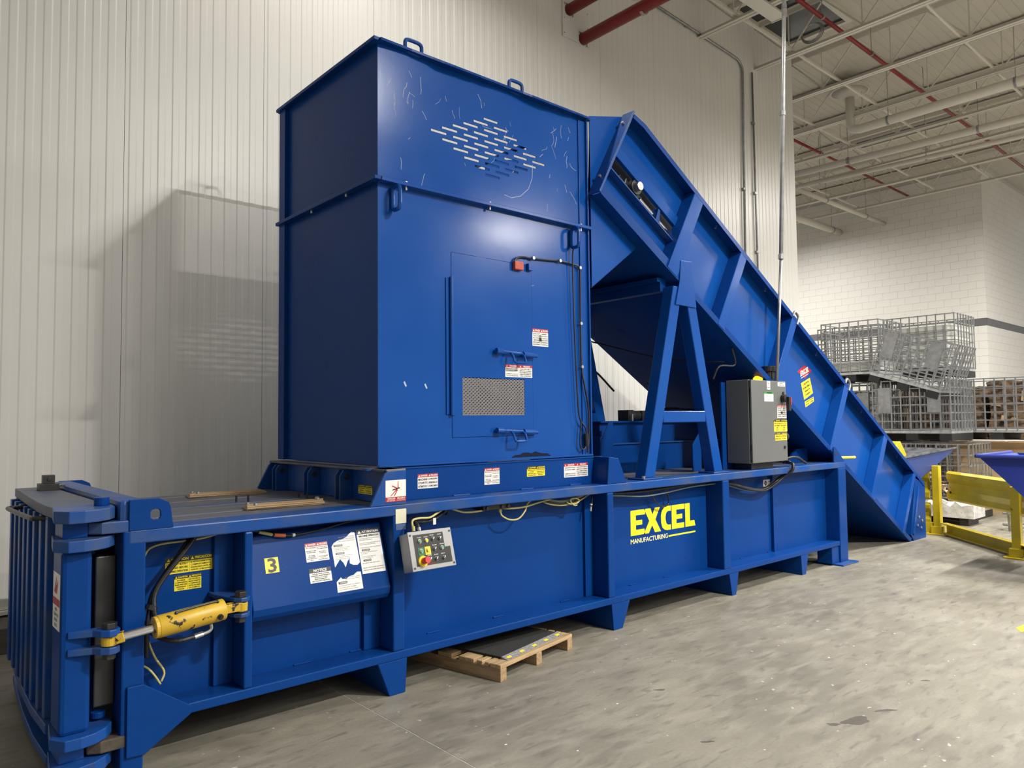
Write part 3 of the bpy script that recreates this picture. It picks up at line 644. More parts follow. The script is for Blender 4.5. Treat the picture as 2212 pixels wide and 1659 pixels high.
# far end lugs
def endlug(m): m.prism([(8.03, 1.11), (8.03, 1.265), (8.05, 1.285), (8.085, 1.275), (8.29, 1.11)], 'Y', 0.0, 0.016)
bpart('end_lug', 'blue', endlug, 0.003)
bpart('end_lug_hole', 'dark_steel', lambda m: m.cyl((8.075, -0.001, 1.21), (8.075, -0.002, 1.21), 0.022, 14), 0)
bpart('wedge_gusset', 'blue', lambda m: m.prism([(7.55, 1.11), (7.80, 1.26), (8.03, 1.27), (8.03, 1.11)], 'Y', 0.30, 0.33), 0.003)
bpart('lock_rod', 'yellow', lambda m: m.cyl((8.20, 0.03, 1.155), (8.54, 0.0, 1.148), 0.016, 12), 0.002)
# decals on the body
for_x = EX
bilingual(BL, (1.168, WEB, 0.848), EX, EZ, 0.232, 0.083, ['LATCH MUST BE FULLY', 'ENGAGED BEFORE', 'MACHINE OPERATION'], ['EL PESTILLO DEBE ESTAR', 'COMPLETAMENTE', 'ENGANCHADO ANTES DE', 'OPERAR LA MAQUINA'], 'caution', 0.30, 'yellow caution label half hidden by hoses')
bilingual(BL, (1.212, WEB, 0.760), EX, EZ, 0.133, 0.076, ['REVERSE', 'COMPRESSION', 'RAM BEFORE', 'OPENING', 'DOOR'], ['REVERTIR EL', 'MARTINETE', 'COMPRESOR', 'ANTES DE ABRIR', 'LA PUERTA'], 'caution', 0.22, 'smaller yellow caution label below')
sl = Vector((0, .12, .365)).normalized()
def SP(x, t): return Vector((x, 0, .635))+sl*t
def slt(z): return (z-.635)/sl.z
def sdec(x0, z0, w, z1, base, items, label, **kk): return decal(BL, SP(x0, slt(z0)), EX, sl, w, slt(z1)-slt(z0), base, items, label=label, **kk)
# number three plate
p3 = decal(BL, SP(1.637, slt(.805)), EX, sl, .076, slt(.882)-slt(.805), 'decal_yellow', [('t', '3', .14, .03, .9, .97, 'decal_black', 0.02)], name='number_plate', label='yellow plate with black number 3')
bilingual(BL, SP(1.873, slt(.832)), EX, sl, .138, slt(.930)-slt(.832), ['STAY OFF BALER', '', 'DO NOT CLIMB', 'ON MACHINE', '', 'USE WORK', 'PLATFORM', 'FOR SERVICING', 'ONLY'], ['MANTENERSE ALEJADO', 'DE LA EMPACADORA', '', 'NO SUBIR A', 'LA MAQUINA', '', 'USE LA PLATAFORMA', 'DE TRABAJO', 'SOLO PARA SERVICIO'], 'danger', 0.19, 'stay off danger label on the slanted panel')
sdec(1.879, .721, .131, .795, 'decal_white', [('r', 0, .70, 1, 1, 'decal_black'), ('t', 'NOTICE', .2, .75, .8, .95, 'decal_white', .03)]+lines(['THIS MACHINE REQUIRES', 'PERIODIC MAINTENANCE', 'WHICH IS YOUR', 'RESPONSIBILITY.', "SEE OWNER'S MANUAL."], .06, .05, .94, .66, 'decal_black', .7), 'black and white notice label')
torn = [(.02, .0), (.0, .62), (.10, .72), (.25, .78), (.42, .80), (.62, .86), (.72, .93), (.84, 1.0), (.97, .97), (1.0, .05), (.9, -.02), (.72, .0), (.6, .06), (.62, .22), (.52, .12), (.42, -.04), (.36, .10), (.25, .22)]
def fine(n, x0, y0, x1, y1):
    ws = ['DO NOT ATTEMPT TO OPERATE', 'MACHINE UNTIL TRAINED', 'KEEP HANDS CLEAR OF RAM', 'START CONVEYOR AND FEED', 'WIRE TIE BALE', 'OPEN DOOR SLOWLY', 'CLOSE AND LATCH DOOR', 'CHECK OIL LEVEL DAILY']
    return lines([ws[i % 8] for i in range(n)], x0, y0, x1, y1, 'decal_grey', .5, 'L', 0.0)
sdec(2.034, .785, .163, .965, 'decal_white', [('r', .08, .60, .42, .66, 'decal_black'), ('r', .12, .36, .45, .42, 'decal_black'), ('t', 'DANGER', .12, .61, .4, .65, 'decal_white'), ('t', 'DANGER', .16, .37, .43, .41, 'decal_white')]+fine(3, .3, .72, .92, .9)+fine(3, .1, .45, .92, .58)+fine(3, .1, .2, .92, .34), 'torn white instruction label, upper piece', poly=torn)
sdec(2.031, .652, .162, .745, 'decal_white', [('r', .08, .44, .42, .58, 'decal_black'), ('t', 'WARNING', .12, .46, .4, .56, 'decal_white')]+fine(2, .35, .62, .95, .82)+fine(3, .08, .06, .95, .4), 'torn white instruction label, lower piece',
     poly=[(0, 0), (1, 0), (1, .98), (.85, 1.0), (.7, .85), (.5, .80), (.42, .70), (.25, .72), (.2, .82), (.1, .70), (.02, .60)])
sdec(2.203, .727, .155, .972, 'decal_white', [('r', 0, .885, 1, 1, 'decal_black'), ('p', [(.05, .905), (.19, .905), (.12, .975)], 'decal_white'), ('t', 'ATTENTION', .22, .915, .93, .97, 'decal_white', .03), ('t', 'MACHINE OPERATION', .08, .82, .92, .865, 'decal_black', .03),
      ('r', .12, .50, .45, .545, 'decal_black'), ('t', 'DANGER', .16, .51, .42, .54, 'decal_white'), ('r', .12, .27, .45, .315, 'decal_black'), ('t', 'CAUTION', .16, .28, .42, .31, 'decal_white')]+
      lines(['1. READ AND UNDERSTAND OWNERS MANUAL', 'AND SAFETY MATERIALS.', '', '2. ALL SAFETY DEVICES AND PANELS MUST BE', 'FUNCTIONAL AND IN PLACE.', '', '3. TURN POWER DISCONNECT TO ON POSITION.'], .06, .56, .94, .80, 'decal_black', .55, 'L', 0)+
      lines(['MACHINE STARTS AUTOMATICALLY', 'STAY CLEAR', '', '4. LOAD MATERIAL UNTIL FULL.', '5. PUSH TYING BUTTON.'], .06, .33, .94, .49, 'decal_black', .5, 'L', 0)+
      lines(['BALE EJECTS. KEEP AREA CLEAR.', '', 'RETURN TO STEP 3 TO START ANOTHER BALE', 'WITH ALL DOORS CLOSED AND LATCHED.'], .06, .05, .94, .25, 'decal_black', .5, 'L', 0), 'tall black and white attention instructions label')
# ring beam labels
bilingual(BL, (2.673, .16, 1.177), EX, EZ, .158, .092, ['MACHINE', 'STARTS', 'AUTOMATICALLY'], ['LA MAQUINA', 'ARRANCA', 'AUTOMATICAMENTE'], 'danger', .22, 'machine starts danger label on the ring beam')
bilingual(BL, (3.220, .16, 1.167), EX, EZ, .136, .113, ['STAY OFF BALER', '', 'DO NOT CLIMB', 'ON MACHINE', '', 'USE WORK', 'PLATFORM', 'FOR SERVICING', 'ONLY'], ['MANTENERSE ALEJADO', 'DE LA EMPACADORA', '', 'NO SUBIR A', 'LA MAQUINA', '', 'USE LA PLATAFORMA', 'DE TRABAJO SOLO', 'PARA SERVICIO'], 'danger', .18, 'taller danger label on the ring beam')
bilingual(BL, (3.616, .16, 1.200), EX, EZ, .178, .073, ['KEEP ALL DOORS', 'CLOSED', 'WHEN OPERATING', 'THIS MACHINE'], ['MANTENGA PUERTAS', 'CERRADAS AL', 'OPERAR ESTA', 'MAQUINA'], 'caution', .27, 'yellow caution label on the ring beam')
NE = ['NEVER ENTER OR REACH', 'INTO BALING CHAMBER.', '', 'COMPLETE LOCK-OUT', 'TAG-OUT PROCEDURES.']; NS = ['NUNCA ENTRE O META LA', 'MANO EN LA CAMARA', 'DE LA EMPACADORA.', 'COMPLETE PROCEDIMIENTO DE', 'CIERRE Y ETIQUETADO.']
bilingual(BL, (3.994, .16, 1.172), EX, EZ, .262, .103, NE, NS, 'danger', .20, 'wide danger label on the ring beam')
# pinch hazard sign on the left bracket
decal(BL, (2.338, 0.0, 1.130), EX, EZ, .142, .128, 'decal_white', [('r', 0, 0, 1, .22, 'decal_red'), ('t', 'DANGER', .1, .11, .47, .19, 'decal_white', .02), ('t', 'PELIGRO', .57, .11, .95, .19, 'decal_white', .02), ('t', 'KEEP HANDS CLEAR', .06, .03, .46, .08, 'decal_white'), ('t', 'MANTENGASE ALEJADO', .54, .03, .96, .08, 'decal_white'),
      ('p', [(.30, .72), (.33, .76), (.56, .64), (.54, .60)], 'decal_red'), ('p', [(.22, .26), (.26, .26), (.58, .56), (.55, .60)], 'decal_red'), ('p', [(.40, .26), (.44, .26), (.60, .54), (.56, .56)], 'decal_red'), ('p', [(.58, .62), (.60, .95), (.62, .95), (.63, .60)], 'decal_red'),
      ('p', [(.33, .52), (.33, .57), (.55, .62), (.55, .57)], 'decal_black'), ('p', [(.55, .57), (.55, .63), (.70, .65), (.70, .60)], 'decal_black')], label='white and red hand crush sign')
decal(BL, (2.407, -0.001, 0.998), EX, EZ, .074, .086, 'paper_note', [('t', 'new', .3, .42, .6, .5, 'decal_grey', 0), ('t', 'top up oil', .2, .25, .8, .33, 'decal_grey', 0)][:0], name='paper_note', label='blank cream sticky note taped to the post')
decal(BL, (2.409, -0.001, 0.960), EX, EZ, .068, .036, 'tape_clear', [], name='tape_strip')
bilingual(BL, (2.400, 1.63, 1.170), (0, -1, 0), EZ, .10, .058, ['KEEP CLEAR', 'OF RAM'], ['NO SE', 'ACERQUE'], 'caution', .28)
bilingual(BL, (2.400, .425, 1.153), (0, -1, 0), EZ, .17, .058, ['DO NOT REMOVE', 'GUARDS', 'WHEN IN USE'], ['NO QUITE LAS', 'GUARDAS', 'AL OPERAR'], 'caution', .28)
decal(BL, (6.86, WEB-0.03 if 0 else WEB, .912), EX, EZ, .155, .070, 'decal_white', [('p', [(.04, .5), (.28, .1), (.52, .5), (.28, .9)], 'decal_black'), ('t', 'EXCEL', .12, .42, .44, .58, 'decal_white'), ('r', .58, .55, .95, .75, 'decal_grey'), ('r', .58, .2, .95, .4, 'decal_grey')], name='maker_plate')
# big logo
LOGO = [  # letter polygons in metres, origin at lower-left of the word
 [[(0, 0), (.185, 0), (.178, .045), (.068, .045), (.068, .082), (.150, .082), (.150, .122), (.068, .122), (.068, .163), (.19, .163), (.19, .207), (0, .207)]],
 [[(.168, 0), (.235, 0), (.282, .062), (.318, 0), (.402, 0), (.328, .108), (.392, .207), (.322, .207), (.288, .152), (.262, .207), (.178, .207), (.243, .102)]],
 [[(.405, .07), (.420, .03), (.450, .007), (.490, .0), (.540, .0), (.540, .045), (.500, .045), (.478, .06), (.468, .09), (.468, .118), (.478, .148), (.500, .162), (.545, .162), (.545, .207), (.490, .207), (.450, .200), (.420, .178), (.405, .138)]],
 [[(.555, 0), (.735, 0), (.735, .045), (.623, .045), (.623, .082), (.708, .082), (.708, .122), (.623, .122), (.623, .163), (.745, .163), (.745, .207), (.555, .207)]],
 [[(.752, 0), (.902, 0), (.888, .050), (.822, .050), (.822, .207), (.752, .207)]]]
ox, oz = 4.781, 0.646
for L in LOGO:
    m = MB()
    for poly in L:
        n = len(poly)
        m.add([(ox+a, WEB-0.0015, oz+b) for a, b in poly], [tuple(range(n))])
    m.build('logo_letter', 'logo_yellow', BL)
vs, fs, tw, th = text_shape('MANUFACTURING', 0.02)
MB().add([(4.778+a*.497/tw, WEB-0.0015, .579+b*.040/th) for a, b in vs], fs).build('logo_lettering', 'logo_cream', BL)
MB().quad((5.285, WEB-0.0015, .586), (5.681, WEB-0.0015, .586), (5.681, WEB-0.0015, .600), (5.285, WEB-0.0015, .600)).build('logo_line', 'logo_yellow', BL)
for z in (.80, .42): bpart('panel_bolt', 'black_steel', lambda m: m.hexbolt((4.56, WEB, z), (0, -1, 0), .012, .006), 0)

# ---- cardboard strips and studs on the deck
def cardstrip(pts, label):
    m = MB(); rng = random.Random(3)
    for k in range(3):
        q = [(p[0]+rng.uniform(-.012, .012), p[1]+rng.uniform(-.02, .02)) for p in pts]
        m.prism(q, 'Z', 1.1105+.008*k, 1.1165+.008*k)
    tag(settle(m.build('cardboard_strip', 'card_board')), label, 'cardboard', 'cardboard scraps on the baler deck')
cardstrip([(1.66, 1.34), (2.16, 1.31), (2.17, 1.47), (1.70, 1.50)], 'brown cardboard strip lying on the deck nearer the corrugated wall')
cardstrip([(1.665, .38), (2.12, .36), (2.18, .50), (1.71, .53)], 'brown cardboard strip lying on the deck nearest the front edge')
for (x, y) in ((1.72, .40), (1.70, .47), (2.12, .43), (2.14, .48), (1.71, 1.46), (1.73, 1.40), (2.12, 1.36)):
    bpart('deck_stud', 'zinc', lambda m: m.hexbolt((x, y, 1.134), (0, 0, 1), .012, .012), 0)
for (x, y) in ((1.80, .90), (1.86, .86), (2.2, .86), (2.23, .80)):
    bpart('deck_stud', 'dark_steel', lambda m: m.cyl((x, y, 1.108), (x, y, 1.15), .007, 8), 0)

# ------------------------------------------------------------------ charging tower
TX0, TX1, TY0, TY1, TZ0, TZS, TZ1 = 2.41, 4.325, 0.20, 1.60, 1.334, 3.127, 4.02
TW = thing('feed_tower', 'tall blue sheet-steel feed tower with slotted top standing on the baler', 'hopper', (3.37, 0.9, 1.322))
def tpart(name, mt, f, bev=0.0, parent=None):
    m = MB(); f(m); return m.build(name, mt, parent or TW, bev=bev)
slots = []
for i in range(6):
    for j in range(6):
        x = 2.820+.0915*i+.0935*j; z = 3.557+.0395*i-.0412*j
        slots.append((round(x, 4), round(x+.131, 4), round(z-.0085, 4), round(z+.0085, 4)))
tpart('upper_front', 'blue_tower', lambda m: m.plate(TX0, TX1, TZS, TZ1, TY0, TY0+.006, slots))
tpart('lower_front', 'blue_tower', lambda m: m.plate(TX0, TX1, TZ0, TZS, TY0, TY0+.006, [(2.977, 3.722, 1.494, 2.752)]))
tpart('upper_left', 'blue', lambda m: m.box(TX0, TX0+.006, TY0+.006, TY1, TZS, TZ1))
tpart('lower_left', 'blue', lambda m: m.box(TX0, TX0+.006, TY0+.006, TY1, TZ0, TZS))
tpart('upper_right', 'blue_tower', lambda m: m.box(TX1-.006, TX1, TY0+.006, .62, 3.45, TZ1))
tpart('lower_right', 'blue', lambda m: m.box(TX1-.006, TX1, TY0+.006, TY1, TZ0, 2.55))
tpart('lower_back', 'blue', lambda m: m.box(TX0+.006, TX1-.006, TY1-.006, TY1, TZ0, 2.45))
def back_mesh(m):
    x = TX0+.02
    while x < TX1-.02: m.box(x, x+.0026, TY1-.008, TY1-.004, 2.45, TZ1-.01); x += .011
    z = 2.47
    while z < TZ1-.02: m.box(TX0+.006, TX1-.006, TY1-.004, TY1, z, z+.0026); z += .011
tpart('back_mesh', 'blue', back_mesh)['kind'] = 'stuff'
for x in (2.64, 3.54): tpart('lifting_ring', 'blue_worn', lambda m: m.tube([(x-.065, TY1, TZ1), (x-.06, TY1, TZ1+.06), (x-.03, TY1, TZ1+.085), (x+.03, TY1, TZ1+.085), (x+.06, TY1, TZ1+.06), (x+.065, TY1, TZ1)], .013, 8, 3))
tpart('top_lip', 'blue', lambda m: m.box(TX0-.03, TX1+.02, TY1, TY1+.03, TZ1-.012, TZ1+.012), .003)
tpart('left_stiffener', 'blue', lambda m: m.box(TX0-.03, TX0, TY1-.10, TY1, TZ0, TZ1), .003)
tpart('right_stiffener', 'blue_tower', lambda m: (m.box(TX1-.085, TX1, TY0-.010, TY0, TZ0, TZ1-.02), m.box(TX1-.010, TX1+.004, TY0-.03, TY0, TZ0, TZ1-.02)), .002)
# seam flange ring and top lip
tpart('seam_flange', 'blue_tower', lambda m: m.box(TX0-.012, TX1+.012, TY0-.055, TY0, TZS-.012, TZS+.012), .003)
tpart('seam_flange', 'blue', lambda m: m.box(TX0-.055, TX0, TY0-.055, TY1+.01, TZS-.012, TZS+.012), .003)
def lip(m):
    pts = []
    n = 24; rng = random.Random(5)
    for i in range(n+1):
        x = TX0-.01+(TX1+.02-TX0)*i/n
        d = .012*math.sin(i*.6)+rng.uniform(-.006, .006)
        pts.append((x, d))
    for i in range(n):
        (xa, da), (xb, db) = pts[i], pts[i+1]
        m.add([(xa, TY0-.06+da, TZ1-.012+da*.6), (xb, TY0-.06+db, TZ1-.012+db*.6), (xb, TY0+.02, TZ1-.004), (xa, TY0+.02, TZ1-.004),
               (xa, TY0-.06+da, TZ1+.004+da*.6), (xb, TY0-.06+db, TZ1+.004+db*.6), (xb, TY0+.02, TZ1+.012), (xa, TY0+.02, TZ1+.012)],
              [(0, 3, 2, 1), (4, 5, 6, 7), (0, 1, 5, 4), (2, 3, 7, 6)]+([(0, 4, 7, 3)] if i == 0 else [])+([(1, 2, 6, 5)] if i == n-1 else []))
tpart('top_lip', 'blue', lip)
tpart('top_lip', 'blue', lambda m: m.box(TX0-.05, TX0+.02, TY0-.04, TY1+.02, TZ1-.012, TZ1+.012), .003)
tpart('top_lip', 'blue', lambda m: m.box(TX1-.02, TX1+.03, TY0-.04, TY1+.02, TZ1-.012, TZ1+.012), .003)
tpart('bottom_flange', 'blue_tower', lambda m: m.box(TX0-.01, TX1+.01, TY0-.03, TY0, TZ0-.010, TZ0+.004), .002)
def oval(m, c, ax, w, h, th, r):
    # oval ring handle lying in plane ax ('X' -> yz plane, 'Y' -> xz plane)
    pts = []
    n = 24
    for i in range(n+1):
        a = 2*math.pi*i/n; ca, sa = math.cos(a), math.sin(a)
        u = w/2*math.copysign(abs(ca)**.5, ca); v = h/2*math.copysign(abs(sa)**.5, sa)
        pts.append((c[0]+u, c[1], c[2]+v) if ax == 'Y' else (c[0], c[1]+u, c[2]+v))
    m.tube(pts, r, 8, 0)
for x in (2.675, 3.575): tpart('lifting_ring', 'blue_worn', lambda m: oval(m, (x, TY0-.01, TZ1+.045), 'Y', .13, .085, 0, .013))
for x in (2.511, 4.137): tpart('lifting_ring', 'blue_tower', lambda m: oval(m, (x, TY0-.055, 3.02), 'X', .085, .15, 0, .014))
for (x, y) in ((2.60, TY0-.055), (3.30, TY0-.055), (4.23, TY0-.055)):
    tpart('flange_bolt', 'zinc', lambda m: (m.hexbolt((x, TY0-.03, TZS+.012), (0, 0, 1), .011, .010), m.cyl((x, TY0-.03, TZS-.035), (x, TY0-.03, TZS-.012), .008, 8)))
for y in (0.55, 1.05): tpart('flange_bolt', 'zinc', lambda m: m.cyl((TX0-.03, y, TZS-.03), (TX0-.03, y, TZS-.012), .009, 8))
# access door in the tower front
AD = tpart('access_door', 'blue_tower', lambda m: m.plate(2.980, 3.719, 1.497, 2.749, TY0-.002, TY0+.006, [(3.068, 3.637, 1.644, 1.904)]))
for (z0, z1) in ((1.497, 2.749),): pass
def mesh(m):
    dx, dz = .0158, .0125; r = .0022
    x0, x1, z0, z1 = 3.068, 3.637, 1.644, 1.904
    nz = int((z1-z0)/dz)+1; nx = int((x1-x0)/dx)
    for j in range(nz):
        for s in (1, -1):
            prev = None
            for i in range(nx+1):
                x = x0+(x1-x0)*i/nx; z = min(z1, max(z0, z0+j*dz+s*((i+j) % 2)*dz*.5*1))
                if prev: m.bar((prev[0], TY0+.002, prev[1]), (x, TY0+.002, z), r*1.2, r*2.4, (0, 1, 0))
                prev = (x, z)
tpart('expanded_mesh', 'zinc', mesh, 0, AD)
tpart('hinge', 'blue_tower', lambda m: (m.cyl((2.968, TY0-.018, 1.645), (2.968, TY0-.018, 2.578), .013, 12), m.box(2.93, 2.968, TY0-.008, TY0-.001, 1.65, 2.57), m.box(2.968, 3.0, TY0-.010, TY0-.002, 1.645, 2.578)), 0, AD)
for z in (2.085, 1.525):
    def latch(m, z=z):
        y = TY0-.032
        m.cyl((3.36, y, z+.012), (3.60, y, z), .0095, 10); m.cyl((3.345, y, z+.013), (3.40, y, z+.010), .020, 12)
        m.cyl((3.60, y, z), (3.70, y, z-.005), .019, 12); m.cyl((3.70, y, z-.005), (3.735, y, z-.007), .014, 12)
        m.tube([(3.475, y, z+.005), (3.475, y-.03, z-.02), (3.478, y-.045, z-.06), (3.495, y-.045, z-.067), (3.565, y-.045, z-.067), (3.582, y-.045, z-.06), (3.585, y-.03, z-.02), (3.585, y, z)], .0085, 8, 2)
        m.box(3.355, 3.39, y, TY0-.001, z+.004, z+.020); m.box(3.62, 3.68, y, TY0-.001, z-.012, z+.006)
    tpart('slide_latch', 'blue_tower', latch, 0, AD)
SW = tpart('safety_switch', 'switch_red', lambda m: m.box(3.53, 3.615, TY0-.035, TY0-.002, 2.700, 2.762), .006)
tpart('switch_key', 'blue_tower', lambda m: m.box(3.668, 3.712, TY0-.03, TY0-.002, 2.710, 2.762), .003)
bilingual(TW, (3.722, TY0, 2.157), EX, EZ, .162, .130, ['LOCK OUT', 'TAG OUT', 'ALL POWER', 'BEFORE', 'SERVICING', 'OR ENTERING'], ['CIERRE Y', 'PONGA ETIQUETA', 'A TODA LA', 'ENERGIA ANTES', 'DE REPARAR', 'O ENTRAR'], 'danger', .20, 'lock-out danger label beside the access door',
          extra=[('r', .42, .28, .58, .50, 'decal_black'), ('p', [(.45, .50), (.45, .60), (.48, .65), (.52, .65), (.55, .60), (.55, .50), (.52, .50), (.52, .59), (.48, .59), (.48, .50)], 'decal_black')])
bilingual(TW, (3.452, TY0-.002, 1.918), EX, EZ, .262, .090, NE, NS, 'danger', .22, 'wide danger label above the mesh window')
# cables on the tower
tpart('switch_cable', 'cable_black', lambda m: (m.tube([(3.535, TY0-.02, 2.755), (3.56, TY0-.02, 2.785), (3.62, TY0-.018, 2.803), (3.72, TY0-.015, 2.806), (3.90, TY0-.014, 2.818), (4.01, TY0-.014, 2.825), (4.14, TY0-.015, 2.82), (4.215, TY0-.02, 2.80), (4.226, TY0-.02, 2.70), (4.222, TY0-.02, 2.36), (4.226, TY0-.02, 2.02), (4.245, TY0-.03, 1.88), (4.285, TY0-.03, 1.70), (4.29, TY0-.03, 1.50), (4.27, TY0-.03, 1.35)], .0075, 8),
      m.tube([(4.13, TY0-.05, 2.95), (4.128, TY0-.035, 2.85), (4.14, TY0-.03, 2.35), (4.165, TY0-.03, 1.80), (4.185, TY0-.03, 1.62), (4.25, TY0-.03, 1.54), (4.262, TY0-.03, 1.45), (4.24, TY0-.03, 1.385), (4.205, TY0-.03, 1.38), (4.185, TY0-.03, 1.43), (4.20, TY0-.03, 1.60)], .006, 8)))
for (x, z) in ((3.72, 2.808), (4.0, 2.826), (4.222, 2.80), (4.222, 2.36), (4.227, 2.02)): tpart('cable_clip', 'zinc', lambda m: m.cyl((x, TY0-.032, z), (x, TY0, z), .013, 10))
tpart('cable_plug', 'plastic_black', lambda m: m.cyl((4.262, TY0-.03, 1.40), (4.255, TY0-.03, 1.50), .018, 10))
# scratches and the burnt patch in the paint
def scr(m):
    rng = random.Random(11); y = TY0-.0012
    def poly(p, w=.0022):
        for a, b in zip(p[:-1], p[1:]):
            d = Vector((b[0]-a[0], b[1]-a[1])); d = Vector((-d.y, d.x)).normalized()*w/2
            m.quad((a[0]-d.x, y, a[1]-d.y), (a[0]+d.x, y, a[1]+d.y), (b[0]+d.x, y, b[1]+d.y), (b[0]-d.x, y, b[1]-d.y))
    for k in range(46):
        x = rng.choice([rng.uniform(2.5, 2.75), rng.uniform(2.75, 3.3), rng.uniform(3.3, 4.2), rng.uniform(3.85, 4.2)]); z = rng.uniform(3.62, 3.92) if rng.random() < .75 else rng.uniform(3.2, 3.6)
        L = rng.uniform(.02, .12); a = rng.gauss(-1.5, .35); p = [(x, z)]
        for i in range(4):
            a += rng.gauss(0, .25); p.append((p[-1][0]+L/4*math.cos(a), p[-1][1]+L/4*math.sin(a)))
        poly(p, rng.uniform(.0012, .003))
    poly([(3.745, 3.52), (3.74, 3.42), (3.70, 3.33), (3.62, 3.26), (3.53, 3.23), (3.46, 3.24)], .003)
    for k in range(14):
        x = 3.655+rng.gauss(0, .03); z = 2.53+rng.gauss(0, .06); a = rng.uniform(0, 3.1); L = .04; poly([(x, z), (x+L*math.cos(a), z+L*math.sin(a))], .0016)
    for q in ((2.60, 1.86), (2.76, 1.85)): poly([q, (q[0]+.015, q[1]-.03)], .012)
tpart('paint_scratch', 'scratch', scr)
tpart('burnt_patch', 'scorch', lambda m: m.add([(3.50+.40*i/10, TY0-.0008, TZ0+.006) for i in range(11)]+[(3.50+.40*i/10, TY0-.0008, TZ0+.006+.032*math.sin(math.pi*i/10)**.6*(1+.25*math.sin(i*2.3))) for i in range(11)], [(i, i+1, 12+i, 11+i) for i in range(10)]))
# ------------------------------------------------------------------ inclined feed conveyor
CV = thing('inclined_conveyor', 'long blue inclined conveyor rising from the floor to the feed tower', 'conveyor', (9.5, 0.8, 0.0))
CO = Vector((4.91, 4.09)); CE = Vector((.8643, -.5030)); CN = Vector((-.5030, -.8643))
CY0, CY1 = 0.17, 1.50            # inner faces of the two side plates
def cp(s, n): q = CO+CE*s+CN*n; return (q.x, q.y)
def cpart(name, mt, f, bev=0.003, parent=None):
    m = MB(); f(m); return m.build(name, mt, parent or CV, bev=bev)
S1 = 6.62
def cprism(m, sn, y0, y1): m.prism([cp(*q) for q in sn], 'Y', y0, y1)
NB = .885
# near side plate in sections, with the take-up slot left open near the head
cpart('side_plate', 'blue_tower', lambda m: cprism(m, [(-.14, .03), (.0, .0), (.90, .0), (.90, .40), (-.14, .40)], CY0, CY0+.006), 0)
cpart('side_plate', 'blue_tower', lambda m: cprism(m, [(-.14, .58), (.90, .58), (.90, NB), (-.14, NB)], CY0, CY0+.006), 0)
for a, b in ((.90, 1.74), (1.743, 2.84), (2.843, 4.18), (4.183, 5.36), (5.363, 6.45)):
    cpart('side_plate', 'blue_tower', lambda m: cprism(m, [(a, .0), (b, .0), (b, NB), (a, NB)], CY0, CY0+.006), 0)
cpart('far_side_plate', 'blue', lambda m: cprism(m, [(-.14, .03), (6.5, .0), (6.5, NB), (-.14, NB)], CY1-.006, CY1), 0)
cpart('bottom_pan', 'blue', lambda m: cprism(m, [(-.14, NB), (S1, NB), (S1, NB+.008), (-.14, NB+.008)], CY0-.12, CY1+.10), 0)
cpart('bottom_lip', 'blue', lambda m: cprism(m, [(.9, NB-.05), (S1, NB-.05), (S1, NB), (.9, NB)], CY0-.12, CY0-.112), 0)
cpart('belt', 'black_steel', lambda m: cprism(m, [(.1, .42), (6.2, .42), (6.2, .46), (.1, .46)], CY0+.05, CY1-.05), 0)
for y0, y1 in ((CY0-.12, CY0+.006), (CY1-.006, CY1+.10)):
    cpart('top_flange', 'blue', lambda m: cprism(m, [(-.145, .03), (.0, .0), (6.72, .0), (6.72, .010), (.0, .010), (-.145, .04)], y0, y1), .002)
cpart('top_flange_lip', 'blue', lambda m: cprism(m, [(-.145, .03), (.0, .0), (6.72, .0), (6.72, .045), (.0, .045), (-.145, .07)], CY0-.126, CY0-.120), 0)
for s_ in (1.3, 2.3, 3.5, 4.75, 5.9): cpart('flange_bolt', 'zinc', lambda m: m.cyl((*cp(s_, .01)[:1], CY0-.06, cp(s_, .01)[1]), (cp(s_, .045)[0], CY0-.06, cp(s_, .045)[1]), .008, 8), 0)
# folded stiffener above the slot and angle under it
cpart('slot_rail', 'blue_tower', lambda m: cprism(m, [(-.14, .30), (.86, .30), (.86, .40), (-.14, .40)], CY0-.03, CY0), .003)
cpart('slot_rail', 'blue_worn', lambda m: cprism(m, [(-.13, .575), (.95, .575), (.95, .587), (-.13, .587)], CY0-.075, CY0), .002)
cpart('slot_rail', 'blue', lambda m: cprism(m, [(-.14, .80), (.95, .80), (.95, NB), (-.14, NB)], CY0-.11, CY0-.10), .002)
cpart('slot_shade_sheet', 'black_steel', lambda m: cprism(m, [(.02, .20), (1.1, .20), (1.1, .70), (.02, .70)], CY0+.14, CY0+.15), 0)  # black sheet put in as the shade of the interior behind the slot
b0 = cp(.26, .44); b1 = cp(.32, .52); b2 = cp(.72, .50)
cpart('bearing_block', 'dark_steel', lambda m: cprism(m, [(.16, .41), (.40, .41), (.40, .57), (.16, .57)], CY0+.03, CY0+.10), .004)
cpart('head_shaft', 'zinc', lambda m: m.cyl((b0[0], CY0-.06, b0[1]), (b0[0], CY0+.12, b0[1]), .038, 18), .003)
cpart('bearing_collar', 'dark_steel', lambda m: m.cyl((b0[0], CY0-.02, b0[1]), (b0[0], CY0+.05, b0[1]), .066, 20), .003)
a0, a1 = cp(.34, .50), cp(.84, .495)
cpart('take_up_rod', 'chrome', lambda m: m.cyl((a0[0], CY0-.01, a0[1]), (a1[0], CY0-.01, a1[1]), .013, 12), 0)
cpart('take_up_nut', 'zinc', lambda m: m.cyl((a1[0], CY0-.01, a1[1]), (cp(.88, .495)[0], CY0-.01, cp(.88, .495)[1]), .022, 6), 0)
cpart('take_up_bracket', 'blue', lambda m: cprism(m, [(.55, .44), (.57, .57), (.64, .57), (.60, .50), (.58, .44)], CY0-.05, CY0+.06), .002)
